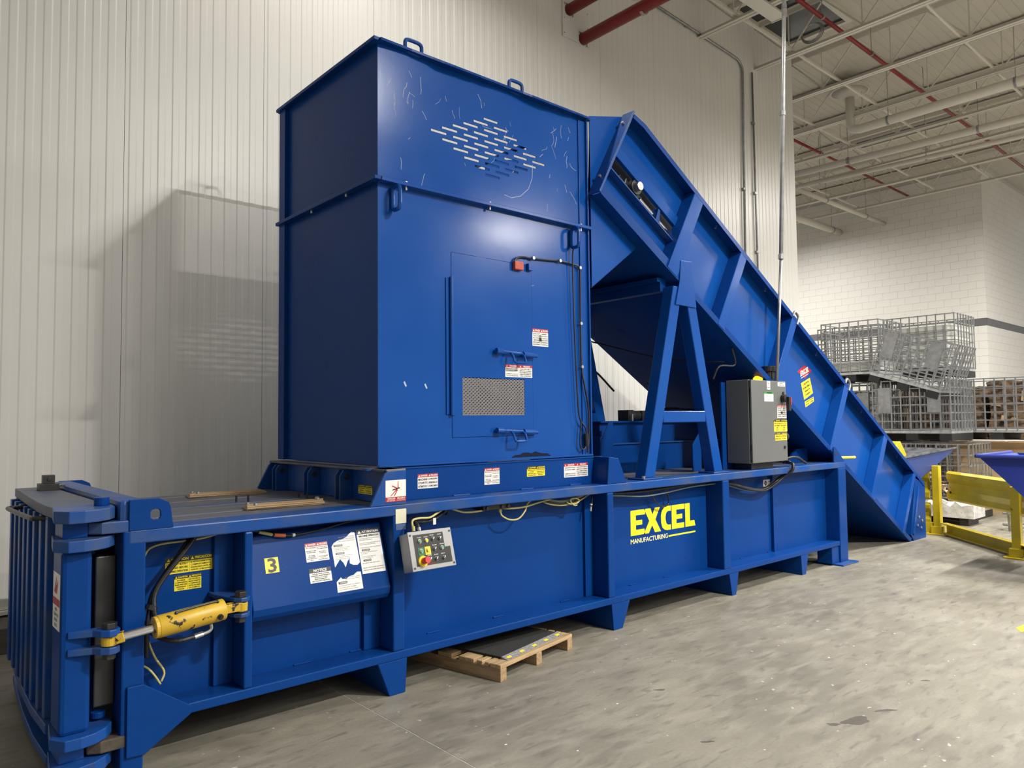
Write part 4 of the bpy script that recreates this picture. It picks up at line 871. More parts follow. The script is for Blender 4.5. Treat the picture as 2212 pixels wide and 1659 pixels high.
# ribs across the side plate
for s_, n0, w_ in ((.90, .05, .15), (1.74, .05, .115), (2.84, .05, .11), (4.18, .05, .11), (5.36, .05, .11), (6.36, .05, .075)):
    cpart('side_rib', 'blue_tower', lambda m: cprism(m, [(s_-w_/2, .02), (s_+w_/2, .02), (s_+w_/2, NB), (s_-w_/2, NB)], CY0-.125, CY0), .006)
for s_ in (2.84, 4.18):
    q = cp(s_, -.02)
    cpart('lifting_eye', 'galv', lambda m: m.tube([(cp(s_-.05, .02)[0], CY0-.12, cp(s_-.05, .02)[1]), (cp(s_-.03, -.05)[0], CY0-.12, cp(s_-.03, -.05)[1]), (cp(s_+.05, -.03)[0], CY0-.125, cp(s_+.05, -.03)[1]), (cp(s_+.05, .06)[0], CY0-.13, cp(s_+.05, .06)[1])], .014, 8, 4), 0)
# head flange, hood and chute into the tower
for y0, y1 in ((CY0-.12, CY0), (CY1, CY1+.08)):
    cpart('head_flange', 'blue_worn', lambda m: cprism(m, [(-.165, .0), (-.145, .0), (-.145, NB), (-.165, NB)], y0, y1), .002)
for n_ in (.13, .72): cpart('head_bolt', 'zinc', lambda m: m.cyl((cp(-.165, n_)[0], CY0-.06, cp(-.165, n_)[1]), (cp(-.185, n_)[0], CY0-.06, cp(-.185, n_)[1]), .013, 6), 0)
for y0 in (CY0, CY1-.006):
    cpart('hood_side', 'blue_tower', lambda m: m.prism([(4.35, 4.05), (4.765, 4.155), cp(-.165, NB), (4.35, 3.43)], 'Y', y0, y0+.006), 0)
    cpart('chute_side', 'blue_tower', lambda m: m.prism([(4.35, 3.425), cp(-.15, NB-.005), cp(.62, NB-.005), (4.91, 3.06), (4.35, 2.665)], 'Y', y0, y0+.006), 0)
cpart('chute_floor', 'blue', lambda m: m.prism([(4.35, 2.665), (4.91, 3.06), (4.91, 3.05), (4.35, 2.655)], 'Y', CY0+.006, CY1-.006), 0)
cpart('cross_member', 'blue', lambda m: (m.box(5.22, 5.30, .16, 1.44, 2.72, 2.84), m.box(5.18, 5.22, .16, 1.44, 2.80, 2.84)), .004)
# tail block
cpart('tail_plate', 'blue', lambda m: m.prism([(10.20, .085), (10.28, .0), (10.70, .0), (10.725, .706), (10.40, .80)], 'Y', CY0-.12, CY0+.006), .003)
cpart('far_tail_plate', 'blue', lambda m: m.prism([(10.20, .085), (10.28, .0), (10.70, .0), (10.725, .706), (10.40, .80)], 'Y', CY1-.006, CY1+.10), .003)
cpart('tail_rib', 'blue_tower', lambda m: m.prism([(10.255, .10), (10.275, .075), (10.50, .66), (10.47, .70)], 'Y', CY0-.132, CY0-.12), 0)
for (x, z) in ((10.47, .29), (10.57, .235), (10.42, .185), (10.54, .145)): cpart('tail_bolt', 'zinc', lambda m: m.hexbolt((x, CY0-.12, z), (0, -1, 0), .018, .012), .002)
# infeed hopper flaring out at the tail
cpart('infeed_sheet', 'hopper_blue', lambda m: m.prism([(10.05, 1.07), (12.0, 1.14), (10.66, .78)], 'Y', .075, .085), 0)
cpart('infeed_rim', 'hopper_inner', lambda m: m.bar((10.05, .07, 1.078), (12.02, .07, 1.150), .03, .02), 0)
cpart('infeed_far_sheet', 'hopper_inner', lambda m: m.prism([(10.05, 1.07), (12.2, 1.24), (12.2, 1.10), (10.66, .78)], 'Y', 1.36, 1.37), 0)
cpart('infeed_end_sheet', 'hopper_inner', lambda m: m.add([(10.66, .085, .78), (10.66, 1.36, .78), (12.0, 1.36, 1.14), (12.0, .085, 1.14), (10.67, .085, .77), (10.67, 1.36, .77), (12.01, 1.36, 1.13), (12.01, .085, 1.13)], [(0, 3, 2, 1), (4, 5, 6, 7), (0, 1, 5, 4), (1, 2, 6, 5), (2, 3, 7, 6), (3, 0, 4, 7)]), 0)
# support trestle: two legs, tie bar and head gusset on each side
for y0 in (0.05, 1.36):
    def leg(m, x0, x1, z1): m.prism([(x0-.065, 1.125), (x0+.065, 1.125), (x1+.065, z1), (x1-.065, z1)], 'Y', y0, y0+.11)
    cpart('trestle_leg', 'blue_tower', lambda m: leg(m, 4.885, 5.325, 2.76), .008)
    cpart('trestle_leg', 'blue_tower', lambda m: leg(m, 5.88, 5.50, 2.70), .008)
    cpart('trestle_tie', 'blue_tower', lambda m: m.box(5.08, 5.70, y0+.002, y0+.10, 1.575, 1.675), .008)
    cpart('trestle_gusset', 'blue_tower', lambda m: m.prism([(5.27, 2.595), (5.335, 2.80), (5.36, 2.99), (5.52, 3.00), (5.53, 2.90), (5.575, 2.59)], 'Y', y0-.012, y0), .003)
    for x in (4.885, 5.88): cpart('base_plate', 'blue_worn', lambda m: m.box(x-.12, x+.13, max(0.012, y0-.03), y0+.14, 1.111, 1.125), .003)
    cpart('anchor_bolt', 'zinc', lambda m: m.hexbolt((4.80, y0+.0, 1.125), (0, 0, 1), .014, .018), 0)
# decals on the conveyor side, set along the slope
CU = (CE.x, 0, CE.y); CVv = (-CN.x, 0, -CN.y)
dm = [(7.601, 2.103), (7.760, 2.037), (7.923, 2.130), (7.758, 2.180)]
def conv_dec(poly, mt, name, txt=(), label=None):
    m = MB(); n = len(poly); m.add([(a, CY0-.0014, b) for a, b in poly]+[(a, CY0+.001, b) for a, b in poly], [tuple(range(n)), tuple(range(n, 2*n))[::-1]]+[(i, n+i, n+(i+1) % n, (i+1) % n) for i in range(n)])
    p = m.build(name, mt, CV)
    if label: p['label'] = label
    # poly order: bottom-left, bottom-right, top-right, top-left
    bl, br, tr, tl = [Vector(q) for q in poly]
    for t, u0, v0, u1, v1, tm in txt:
        vs, fs, tw, th = text_shape(t, .03); k = MB(); pts = []
        for a, b in vs:
            u = u0+(u1-u0)*a/tw; v = v0+(v1-v0)*b/th
            q = (bl*(1-u)+br*u)*(1-v)+(tl*(1-u)+tr*u)*v; pts.append((q.x, CY0-.0024, q.y))
        k.add(pts, fs).build('lettering', tm, p)
    return p
pd = conv_dec(dm, 'decal_red', 'maker_diamond', (), 'red diamond maker badge')
vs, fs, tw, th = text_shape('EXCEL', .05)
c0 = Vector((7.762, 2.112)); uu = Vector((.90, .30)).normalized(); vv = Vector((.05, 1.0)).normalized()
MB().add([((c0+uu*((a/tw-.5)*.20)+vv*((b/th-.5)*.062)).x, CY0-.0024, (c0+uu*((a/tw-.5)*.20)+vv*((b/th-.5)*.062)).y) for a, b in vs], fs).build('lettering', 'decal_white', pd)
l0 = c0-vv*.05; MB().quad(*[(q.x, CY0-.0024, q.y) for q in (l0-uu*.085-vv*.004, l0+uu*.085-vv*.004, l0+uu*.085+vv*.004, l0-uu*.085+vv*.004)]).build('printed_line', 'decal_white', pd)
conv_dec([(7.735, 1.799), (7.938, 1.878), (7.875, 2.046), (7.674, 1.979)], 'decal_yellow', 'warning_label', [('CAUTION', .2, .78, .8, .9, 'decal_black'), ('Do Not Walk or', .08, .56, .92, .70, 'decal_black'), ('Stand on', .22, .36, .78, .48, 'decal_black'), ('Conveyor', .22, .12, .78, .26, 'decal_black')], 'yellow do not walk caution label')
conv_dec([(7.761, 1.718), (7.954, 1.786), (7.946, 1.837), (7.744, 1.779)], 'decal_yellow', 'warning_label', [('CAUTION', .1, .7, .45, .9, 'decal_black'), ('PRECAUCION', .52, .7, .95, .9, 'decal_black'), ('NO STEP', .1, .2, .42, .45, 'decal_black'), ('NO PISAR', .55, .2, .92, .45, 'decal_black')], 'small yellow caution label')
# wiring below the pan
cpart('pan_cable', 'cable_black', lambda m: (m.tube([(cp(2.05, NB+.02)[0], .10, cp(2.05, NB+.02)[1]), (6.30, .12, 2.12), (6.10, .16, 2.10), (6.05, .2, 1.98)], .010, 8), m.tube([(6.25, .2, 2.15), (6.0, .7, 2.2), (5.7, 1.2, 2.36), (5.6, 1.5, 2.45)], .007, 8), m.tube([(5.1, 1.5, 2.60), (5.25, 1.52, 2.40), (5.6, 1.54, 2.26), (5.9, 1.55, 2.12), (6.2, 1.56, 1.92)], .011, 8)), 0)

# ------------------------------------------------------------------ hydraulic power unit behind the trestle
HP = thing('hydraulic_power_unit', 'dark blue stepped oil tank with valves on top, behind the conveyor trestle', 'power unit', (6.0, 1.1, 1.108))
def hpart(name, mt, f, bev=.003, parent=None):
    m = MB(); f(m); return m.build(name, mt, parent or HP, bev=bev)
hpart('tank_lower', 'blue', lambda m: m.box(5.10, 7.0, .78, 1.55, 1.108, 1.375), .004)
hpart('tank_upper', 'blue', lambda m: m.box(5.20, 6.95, .88, 1.55, 1.375, 1.575), .004)
hpart('tank_lid', 'blue', lambda m: m.box(5.17, 7.0, .84, 1.58, 1.575, 1.592), .003)
for x in (5.06, 7.0): hpart('end_plate', 'blue', lambda m: m.prism([(.75, 1.108), (1.55, 1.108), (1.55, 1.59), (.88, 1.59), (.75, 1.40)], 'X', x, x+.03) if x > 6 else m.prism([(.75, 1.108), (1.55, 1.108), (1.55, 1.45), (.75, 1.45)], 'X', x, x+.03), .003)
hpart('end_gusset', 'blue', lambda m: m.prism([(5.065, 1.11), (5.065, 1.40), (5.19, 1.59), (5.24, 1.59), (5.24, 1.11)], 'Y', .745, .757), .003)
hpart('ledge', 'blue_worn', lambda m: m.box(5.09, 7.0, .76, .89, 1.372, 1.384), .003)
hpart('valve_block', 'black_steel', lambda m: (m.box(5.72, 5.80, .96, 1.10, 1.592, 1.70), m.cyl((5.80, 1.03, 1.645), (5.95, 1.03, 1.645), .05, 14), m.box(5.95, 6.04, .97, 1.09, 1.592, 1.695)), .004)
hpart('valve_block', 'black_steel', lambda m: (m.box(6.55, 6.68, .95, 1.10, 1.592, 1.70), m.cyl((6.70, 1.02, 1.64), (6.95, 1.02, 1.64), .045, 14)), .004)
hpart('pump_motor', 'black_steel', lambda m: m.cyl((6.35, 1.2, 1.665), (6.85, 1.2, 1.665), .07, 22), .004)
hpart('oil_pipe', 'dark_steel', lambda m: m.tube([(6.05, 1.0, 1.66), (6.3, .96, 1.69), (6.6, .95, 1.70), (6.95, .95, 1.69)], .018, 10, 3), 0)
for x in (5.74, 5.99, 6.60, 6.80): hpart('stud', 'zinc', lambda m: m.cyl((x, .93, 1.592), (x, .93, 1.66), .010, 8), 0)
hpart('guard_fin', 'blue', lambda m: m.prism([(5.90, 1.11), (5.90, 1.36), (6.04, 1.50), (6.04, 1.11)], 'Y', .34, .352), .003)

# ------------------------------------------------------------------ grey control cabinet
CB = thing('control_cabinet', 'grey steel electrical cabinet with rotary disconnect, mounted on the baler edge', 'cabinet', (6.7, 0.13, 1.11))
def kpart(name, mt, f, bev=.003, parent=None):
    m = MB(); f(m); return m.build(name, mt, parent or CB, bev=bev)
KX0, KX1, KZ0, KZ1 = 6.365, 7.035, 1.172, 1.975
kpart('enclosure', 'cabinet_grey', lambda m: m.box(KX0, KX1, .022, .265, KZ0, KZ1), .005)
KD = kpart('door', 'cabinet_grey', lambda m: m.box(KX0+.016, KX1, .0, .018, KZ0+.004, KZ1-.002), .004)
kpart('door_gasket', 'gasket', lambda m: m.box(KX0+.004, KX0+.016, .008, .022, KZ0+.006, KZ1-.006), 0)
kpart('mounting_plate', 'blue', lambda m: m.box(6.30, 6.98, .275, .295, 1.11, 1.96), .003)
kpart('mounting_foot', 'black_steel', lambda m: (m.box(6.45, 6.85, .06, .25, 1.112, 1.172),), .003)
for z in (1.30, 1.84): kpart('hinge', 'gasket', lambda m: m.cyl((KX0+.008, .004, z), (KX0+.008, .004, z+.05), .006, 8), 0, KD)
HD = kpart('disconnect_handle', 'plastic_black', lambda m: (m.cyl((6.955, -.045, 1.80), (6.955, .0, 1.80), .040, 18), m.bar((6.985, -.052, 1.815), (6.985, -.052, 1.675), .045, .035)), .004, KD)
kpart('red_insert', 'btn_red', lambda m: m.box(6.997, 7.010, -.072, -.04, 1.735, 1.81), 0, KD)
for z in (1.855, 1.312): kpart('quarter_turn_lock', 'plastic_black', lambda m: m.cyl((6.975, -.008, z), (6.975, .0, z), .016, 14), 0, KD)
decal(KD, (6.667, 0, 1.885), EX, EZ, .062, .082, 'decal_white', lines(['PULL', 'TO', 'LIGHT'], .1, .1, .9, .9, 'decal_black', .5), label='small white door label')
decal(KD, (6.872, 0, 1.922), EX, EZ, .145, .040, 'decal_white', lines(['480 VOLT', 'THREE PHASE'], .08, .1, .92, .9, 'decal_black', .6))
decal(KD, (6.612, 0, 1.768), EX, EZ, .172, .096, 'decal_white', [('r', 0, .78, 1, 1, 'decal_green'), ('t', 'WARNING', .25, .82, .85, .96, 'decal_black', .02)]+lines(['READ THIS BEFORE', 'OPENING CABINET', 'TURN OFF POWER', 'AT DISCONNECT'], .1, .1, .9, .74, 'decal_grey', .5), label='green and white warning label')
bilingual(KD, (6.85, 0, 1.605), EX, EZ, .178, .130, ['LOCK OUT', 'TAG OUT', 'POWER', 'BEFORE', 'SERVICE'], ['CIERRE', 'ETIQUETE', 'ENERGIA', 'ANTES DE', 'SERVICIO'], 'danger', .18, 'lock-out label on the cabinet door', extra=[('r', .43, .28, .57, .5, 'decal_black')])
bilingual(KD, (6.780, 0, 1.470), EX, EZ, .256, .118, ['HIGH VOLTAGE', 'DISCONNECT', '480', 'VOLT'], ['ALTO VOLTAJE', 'DESCONECTE', '480', 'VOLT'], 'caution', .18, 'upper yellow voltage label on the cabinet door')
bilingual(KD, (6.798, 0, 1.382), EX, EZ, .226, .076, ['WEAR EYE', 'PROTECTION'], ['USE PROTECCION', 'DE OJOS'], 'caution', .24, 'lower yellow label on the cabinet door')
kpart('beacon_lamp', 'beacon', lambda m: (m.cyl((6.71, .12, KZ1), (6.71, .12, KZ1+.03), .046, 18), m.cyl((6.71, .12, KZ1+.03), (6.71, .12, KZ1+.055), .044, 18, .02)), 0)
kpart('alarm_horn', 'plastic_black', lambda m: (m.cyl((6.925, .12, KZ1), (6.925, .12, KZ1+.10), .066, 18, .056), m.cyl((6.925, .12, KZ1+.10), (6.925, .12, KZ1+.155), .072, 18, .074)), .003)
kpart('cable_gland', 'plastic_black', lambda m: (m.cyl((KX1, .12, 1.44), (KX1+.10, .12, 1.44), .05, 14), m.cyl((KX1+.09, .12, 1.45), (KX1+.16, .12, 1.40), .055, 14)), .004)
# conduit rising from the cabinet to the roof
tag_ = thing('conduit_drop', 'tall pale conduit pole rising from the control cabinet to the roof', 'conduit', (6.88, .012, KZ1))
pa, pb, pc = Vector((6.88, .012, KZ1)), Vector((7.003, -.005, 3.22)), Vector((7.353, -.005, 7.575))
MB().tube([pa, pb], .016, 12, 0).build('lower_conduit', 'galv', tag_, smooth=True)
MB().tube([pb, pc], .021, 12, 0).build('upper_conduit', 'galv_light', tag_, smooth=True)
for q in (.0, .35, .62): v = pb.lerp(pc, q); MB().cyl(v, v+(pc-pb).normalized()*.05, .027, 12).build('coupling', 'galv', tag_)

# ------------------------------------------------------------------ push-button station
OP = thing('operator_panel', 'grey push-button station with a red mushroom stop, on the baler side', 'control panel', (2.6, -.05, .74))
pu = Vector((0, .06, .215)).normalized(); pn = Vector((1, 0, 0)).cross(pu); po = Vector((2.425, -.160, .738)); PWd, PHt = .305, .222
def OPW(u, v, n): return po+Vector((1, 0, 0))*u+pu*v+pn*n
def opb(m, u0, u1, v0, v1, n0, n1):
    vs = [OPW(u, v, n) for n in (n0, n1) for (u, v) in ((u0, v0), (u1, v0), (u1, v1), (u0, v1))]
    m.add(vs, [(0, 3, 2, 1), (4, 5, 6, 7), (0, 1, 5, 4), (1, 2, 6, 5), (2, 3, 7, 6), (3, 0, 4, 7)])
def opart(name, mt, f, bev=.0, parent=None):
    m = MB(); f(m); return m.build(name, mt, parent or OP, bev=bev)
opart('enclosure', 'panel_grey', lambda m: opb(m, 0, PWd, 0, PHt, -.10, -.006), .004)
opart('cover', 'panel_grey', lambda m: opb(m, -.004, PWd+.004, -.004, PHt+.004, -.004, .003), .003)
FP = opart('face_plate', 'decal_black', lambda m: (opb(m, .03, .285, .022, .115, .003, .0045), opb(m, .03, .245, .115, .205, .003, .0045)))
opart('wall_bracket', 'blue', lambda m: m.box(2.50, 2.66, -.03, WEB, .80, .90))
def knob(u, v, r, n1, mt, name): return opart(name, mt, lambda m: m.cyl(OPW(u, v, .0045), OPW(u, v, n1), r, 16, r*.92))
for (u, v, mt) in ((.070, .165, 'btn_green_light'), (.118, .165, 'btn_yellow'), (.072, .108, 'btn_green_light'), (.120, .108, 'btn_yellow'), (.222, .112, 'btn_green_light')):
    knob(u, v, .014, .010, 'zinc', 'button_ring'); knob(u, v, .0105, .016, mt, 'push_button')
for (u, v) in ((.165, .170), (.215, .168), (.168, .110), (.125, .055), (.170, .052), (.225, .052)):
    knob(u, v, .013, .010, 'zinc', 'selector_ring'); knob(u, v, .011, .015, 'plastic_black', 'selector_switch')
    opart('selector_mark', 'decal_white', lambda m: m.add([OPW(u+.001, v-.004, .0155), OPW(u+.009, v+.008, .0155), OPW(u+.004, v+.011, .0155), OPW(u-.003, v-.001, .0155)], [(0, 1, 2, 3)]))
for (u0, u1, v0, v1, mt) in ((.052, .092, .082, .128, 'btn_green'), (.099, .139, .082, .130, 'btn_yellow')): opart('legend_plate', mt, lambda m: opb(m, u0, u1, v0, v1, .0045, .006))
knob(.075, .048, .034, .010, 'btn_yellow', 'stop_collar'); knob(.075, .048, .012, .034, 'btn_yellow', 'stop_stem'); knob(.079, .050, .020, .052, 'btn_red', 'stop_button')
def optext(t, u0, v0, u1, v1, mt):
    vs, fs, tw, th = text_shape(t, .01); sx, sy = (u1-u0)/tw, (v1-v0)/th
    MB().add([OPW(u0+a*sx, v0+b*sy, .0055) for a, b in vs], fs).build('lettering', mt, FP)
for (t, u, v) in (('POWER', .056, .184), ('RUNNING', .103, .184), ('MAN OFF AUTO', .148, .190), ('CONVEYOR', .202, .190), ('RAM', .158, .130), ('BALE', .212, .132), ('LIGHTS', .112, .074), ('DOOR', .160, .074), ('EJECT', .210, .074)): optext(t, u, v, u+.028, v+.006, 'decal_white')
optext('EMERGENCY STOP PUSH', .09, .012+.012, .16, .031, 'decal_red')
for (u, v) in ((.012, .205), (.295, .205), (.012, .014), (.295, .014)): opart('cover_screw', 'dark_steel', lambda m: m.cyl(OPW(u, v, .003), OPW(u, v, .006), .006, 10))

# ------------------------------------------------------------------ cables slung under the top beam
def cable(pts, r, mt, label, parts=(), name='cable'):
    t = MB().tube(pts, r, 8).build(name, mt, BL, smooth=True); t['label'] = label
    for nm, mt2, f in parts:
        m = MB(); f(m); m.build(nm, mt2, t)
    return t
topz = 1.04
cable([(2.475, -.09, .965), (2.478, -.07, 1.0), (2.50, -.05, 1.018), (2.56, -.03, 1.02), (2.64, -.02, 1.016), (2.72, .02, 1.03), (2.81, .06, 1.048), (2.86, .06, 1.045), (2.98, .08, 1.01), (3.10, .08, 1.005), (3.24, .08, 1.015), (3.38, .08, 1.0), (3.52, .08, 1.0), (3.66, .08, 1.02), (3.76, .07, 1.035)], .0065, 'cable_yellow', 'pale yellow cable looping from the push-button station along the baler side',
      [('plug', 'cable_yellow', lambda m: m.cyl((2.475, -.09, .958), (2.475, -.085, .985), .010, 10)), ('tag', 'decal_white', lambda m: m.box(2.655, 2.676, -.035, -.033, .972, 1.012)), ('zip_tie', 'cable_black', lambda m: m.tube([(2.815, .05, 1.06), (2.82, .035, 1.03), (2.818, .06, 1.01)], .006, 6))])
cable([(2.515, -.09, .958), (2.515, -.07, .99), (2.535, -.02, .998), (2.62, .03, .985), (2.72, .05, .99), (2.80, .07, 1.02), (2.86, .08, 1.05)], .010, 'cable_black', 'thick black cable curving from the push-button station to the beam', [('gland', 'zinc', lambda m: m.cyl((2.515, -.09, .955), (2.515, -.085, .975), .012, 10))])
cable([(3.30, .09, .985), (3.31, .08, .955), (3.37, .07, .925), (3.45, .07, .925), (3.52, .08, .97), (3.555, .09, 1.02), (3.62, .1, 1.045)], .006, 'cable_yellow', 'pale yellow cable hanging in a loop below a beam socket', [('plug', 'cable_yellow', lambda m: m.cyl((3.30, .09, .98), (3.30, .09, 1.005), .010, 10))])
for i, (dz, mt, lb) in enumerate(((0, 'cable_black', 'black cable at the heart of the sagging bundle left of the logo'), (.012, 'cable_grey', 'grey-green cable in the sagging bundle left of the logo'), (-.012, 'cable_yellow', 'pale yellow cable in the sagging bundle left of the logo'), (.020, 'cable_grey', 'uppermost grey cable of the sagging bundle left of the logo'))):
    cable([(3.62+.02*i, .10, 1.044), (3.76, .09, 1.012+dz), (3.88, .085, .992+dz), (3.99, .085, .995+dz), (4.09, .09, 1.012+dz), (4.18, .10, 1.035+dz*.5), (4.26, .12, 1.044)], .009 if i == 0 else .006, mt, lb)
cable([(3.93, .075, 1.0), (3.96, .065, .985), (4.02, .06, .985), (4.05, .06, 1.005), (4.01, .06, 1.025), (3.96, .065, 1.015), (3.99, .06, .975), (4.035, .07, .97)], .0055, 'cable_yellow', 'knotted pale yellow cable end on the sagging bundle')
cable([(4.24, .10, 1.043), (4.225, .09, 1.0), (4.205, .085, .94)], .006, 'cable_black', 'short black lead dangling beside the post left of the logo', [('connector', 'zinc', lambda m: m.cyl((4.205, .085, .945), (4.20, .085, .91), .009, 8)), ('boot', 'decal_white', lambda m: m.cyl((4.212, .087, .955), (4.209, .086, .965), .009, 8))])
for i, (y, z, mt, lb) in enumerate(((.10, 1.025, 'cable_black', 'lowest black cable under the beam above the logo'), (.13, 1.035, 'cable_black', 'upper black cable under the beam above the logo'), (.08, 1.005, 'cable_grey', 'grey cable sagging under the beam above the logo'))):
    cable([(4.37, y, z+.01), (4.55, y, z-.005), (4.85, y, z-.012 if i < 2 else .975), (5.15, y, z-.006 if i < 2 else .985), (5.5, y, z+.004), (5.86, y, z+.008)], .011 if i < 2 else .006, mt, lb)
cable([(4.95, .11, 1.02), (5.02, .12, .93), (5.12, .13, .87), (5.20, .13, .865), (5.235, .13, .90), (5.20, .12, .97), (5.14, .11, 1.02)], .007, 'cable_black', 'black cable loop hanging over the top of the yellow logo')
for i, (y, mt, r, lb) in enumerate(((.10, 'cable_black', .016, 'thickest black hose drooping below the control cabinet'), (.075, 'cable_black', .011, 'front black hose drooping below the control cabinet'), (.13, 'cable_grey', .007, 'thin grey cable drooping below the control cabinet'))):
    cable([(5.97, .16, 1.02), (6.15, y, 1.0-.012*i), (6.45, y, .93-.01*i), (6.70, y, .90-.006*i), (6.90, y, .94), (7.0, y-.03, 1.0), (7.05, -.012-r, 1.07), (7.08, -.012-r, 1.118+r), (7.12, .02, 1.13+r+.01*i), (7.14, .08, 1.15+.012*i)], r, mt, lb)
cable([(7.0, .06, 1.165), (7.12, .03, 1.20), (7.28, .03, 1.195), (7.42, .04, 1.15), (7.50, .05, 1.128)], .013, 'cable_black', 'black hose arching over the beam right of the control cabinet')
cable([(1.03, .15, .80), (1.06, .14, .96), (1.11, .13, 1.008), (1.25, .13, 1.015), (1.34, .13, 1.02), (1.42, .13, 1.035), (1.48, .14, 1.04)], .0055, 'cable_yellow', 'pale yellow cable along the top of the first bay by the door')
cable([(1.03, .15, .80), (1.04, .14, .70), (1.06, .12, .60), (1.10, .10, .48), (1.145, .10, .40), (1.13, .09, .355)], .0055, 'cable_yellow', 'pale yellow cable hanging down the first bay beside the cylinder')
cable([(1.035, .12, .45), (1.07, .10, .43), (1.10, .09, .39), (1.125, .085, .345)], .0055, 'cable_yellow', 'short pale yellow cable curving out behind the left post')
cable([(1.55, .12, 1.035), (1.62, .11, 1.025), (1.70, .10, .998), (1.77, .09, .988), (1.86, .10, .988), (2.0, .12, .998), (2.15, .13, 1.02), (2.30, .13, 1.038)], .007, 'cable_black', 'black cable with an orange joint along the slanted panel top', [('joint', 'cable_orange', lambda m: m.cyl((1.70, .098, .999), (1.76, .09, .990), .011, 10)), ('joint_sleeve', 'cable_yellow', lambda m: m.cyl((1.62, .11, 1.022), (1.69, .10, 1.001), .009, 10)), ('white_band', 'decal_white', lambda m: m.cyl((1.80, .092, .988), (1.815, .093, .988), .010, 10))])
t = MB().box(3.13, 3.37, .06, WEB-.004, 1.005, 1.042).build('beam_socket', 'plastic_black', BL, bev=.006)
for x in (3.16, 3.29, 3.345): MB().cyl((x, .06, 1.022), (x, .05, 1.022), .012, 12).build('screw', 'dark_steel', t)

# ------------------------------------------------------------------ wooden pallet and rubber mat
PL = thing('wooden_pallet', 'low worn wooden pallet half under the baler', 'pallet', (2.99, -.265, 0)); PL.rotation_euler.z = math.atan2(.172, .81)
def lp(name, mt, x0, x1, y0, y1, z0, z1, parent=PL, bev=.004):
    me = MB().box(x0, x1, y0, y1, z0, z1); ROOT_save = ROOT[parent]; ROOT[parent] = Vector((0, 0, 0)); o = me.build(name, mt, parent, bev=bev); ROOT[parent] = ROOT_save; return o
LW = .825
for x in (0.0, LW/2-.025, LW-.062): lp('stringer', 'wood_y', x, x+.062, 0, 1.0, 0, .078)
for y0, y1 in ((0, .085), (.092, .125), (.145, .19), (.215, .34), (.40, .52), (.60, .72), (.85, .97)): lp('deck_board', 'wood', 0, LW, y0, y1, .078, .104)
MT = thing('rubber_mat', 'black rubber floor mat with yellow edge dashes lying on the pallet', 'mat', PL.matrix_basis @ Vector((.10, .02, .1045))); MT.rotation_euler.z = PL.rotation_euler.z+R(1.5)
lp('mat_top', 'mat_rubber', 0, .66, .05, .50, 0, .014, MT, .003)
ROOT[MT] = Vector((0, 0, 0))
MB().prism([(.0, .0), (.0, .002), (.05, .014), (.05, .0)], 'X', .0, .66).build('bevelled_edge', 'mat_edge', MT)
for i in range(5): MB().prism([(.012, .0058), (.012, .0063), (.030, .0106), (.030, .0100)], 'X', .02+.145*i, .065+.145*i).build('yellow_dash', 'yellow', MT)
# ------------------------------------------------------------------ guard rail, dump hopper and stacked totes beyond
GR = thing('guard_rail', 'yellow steel guard rail with ribbed beam around the conveyor tail', 'guard rail', (11.1, .03, 0))
def gpart(name, mt, f, bev=.004):
    m = MB(); f(m); return m.build(name, mt, GR, bev=bev)
gd = Vector((-1.07, -1.08, 0)).normalized(); gn = Vector((gd.y, -gd.x, 0))
if gn.x > 0: gn = -gn
def rail_prof(z0, z1):
    zs = z1-z0
    return [(0, z0), (.035, z0+.03), (.035, z0+.10*zs/.4), (.0, z0+.16*zs/.4), (.0, z0+.24*zs/.4), (.035, z0+.30*zs/.4), (.035, z1-.03), (0, z1), (-.006, z1), (-.006, z0)]
def sweep(m, p0, p1, nv, prof):
    n = len(prof); vs = []
    for p in (p0, p1): vs += [Vector((p[0], p[1], 0))+nv*a+Vector((0, 0, b)) for a, b in prof]
    m.add(vs, [tuple(range(n)), tuple(range(n, 2*n))[::-1]]+[(i, n+i, n+(i+1) % n, (i+1) % n) for i in range(n)])
A = Vector((11.22, .02, 0)); B = Vector((9.80, -1.36, 0))
for p in (Vector((11.10, .035, 0)), Vector((9.84, -1.215, 0))):
    gpart('rail_post', 'yellow_rail', lambda m: m.box(p.x-.05, p.x+.05, p.y-.045, p.y+.045, .015, .93 if p.x > 11 else .80), .006)
    gpart('post_foot', 'yellow_rail', lambda m: m.box(p.x-.13, p.x+.13, p.y-.12, p.y+.12, 0, .016), .003)
    gpart('post_collar', 'yellow_rail', lambda m: m.box(p.x-.075, p.x+.075, p.y-.07, p.y+.07, .016, .11), .004)
    gpart('anchor_bolt', 'zinc', lambda m: m.hexbolt((p.x-.10, p.y-.09, .016), (0, 0, 1), .014, .02), 0)
gpart('rail_beam', 'yellow_rail', lambda m: sweep(m, A-gn*.05+gd*.10, B-gn*.05, gn, rail_prof(.46, .86)), .003)
gpart('bottom_rail', 'yellow_rail', lambda m: (sweep(m, A+gn*.0+gd*.12, B, gn, [(0, .02), (.09, .02), (.09, .032), (.012, .032), (.012, .148), (.09, .148), (.09, .16), (0, .16)])), .002)
gpart('rail_beam', 'yellow_rail', lambda m: sweep(m, (11.10, .12), (11.22, 1.1), Vector((-1, 0, 0)), rail_prof(.46, .86)), .003)
gpart('rail_beam', 'yellow_rail', lambda m: sweep(m, (11.10, .12), (11.22, 1.1), Vector((-1, 0, 0)), rail_prof(.12, .42)), .003)
gpart('bottom_rail', 'yellow_rail', lambda m: m.box(11.06, 11.16, .09, 1.1, .0, .15), .003)
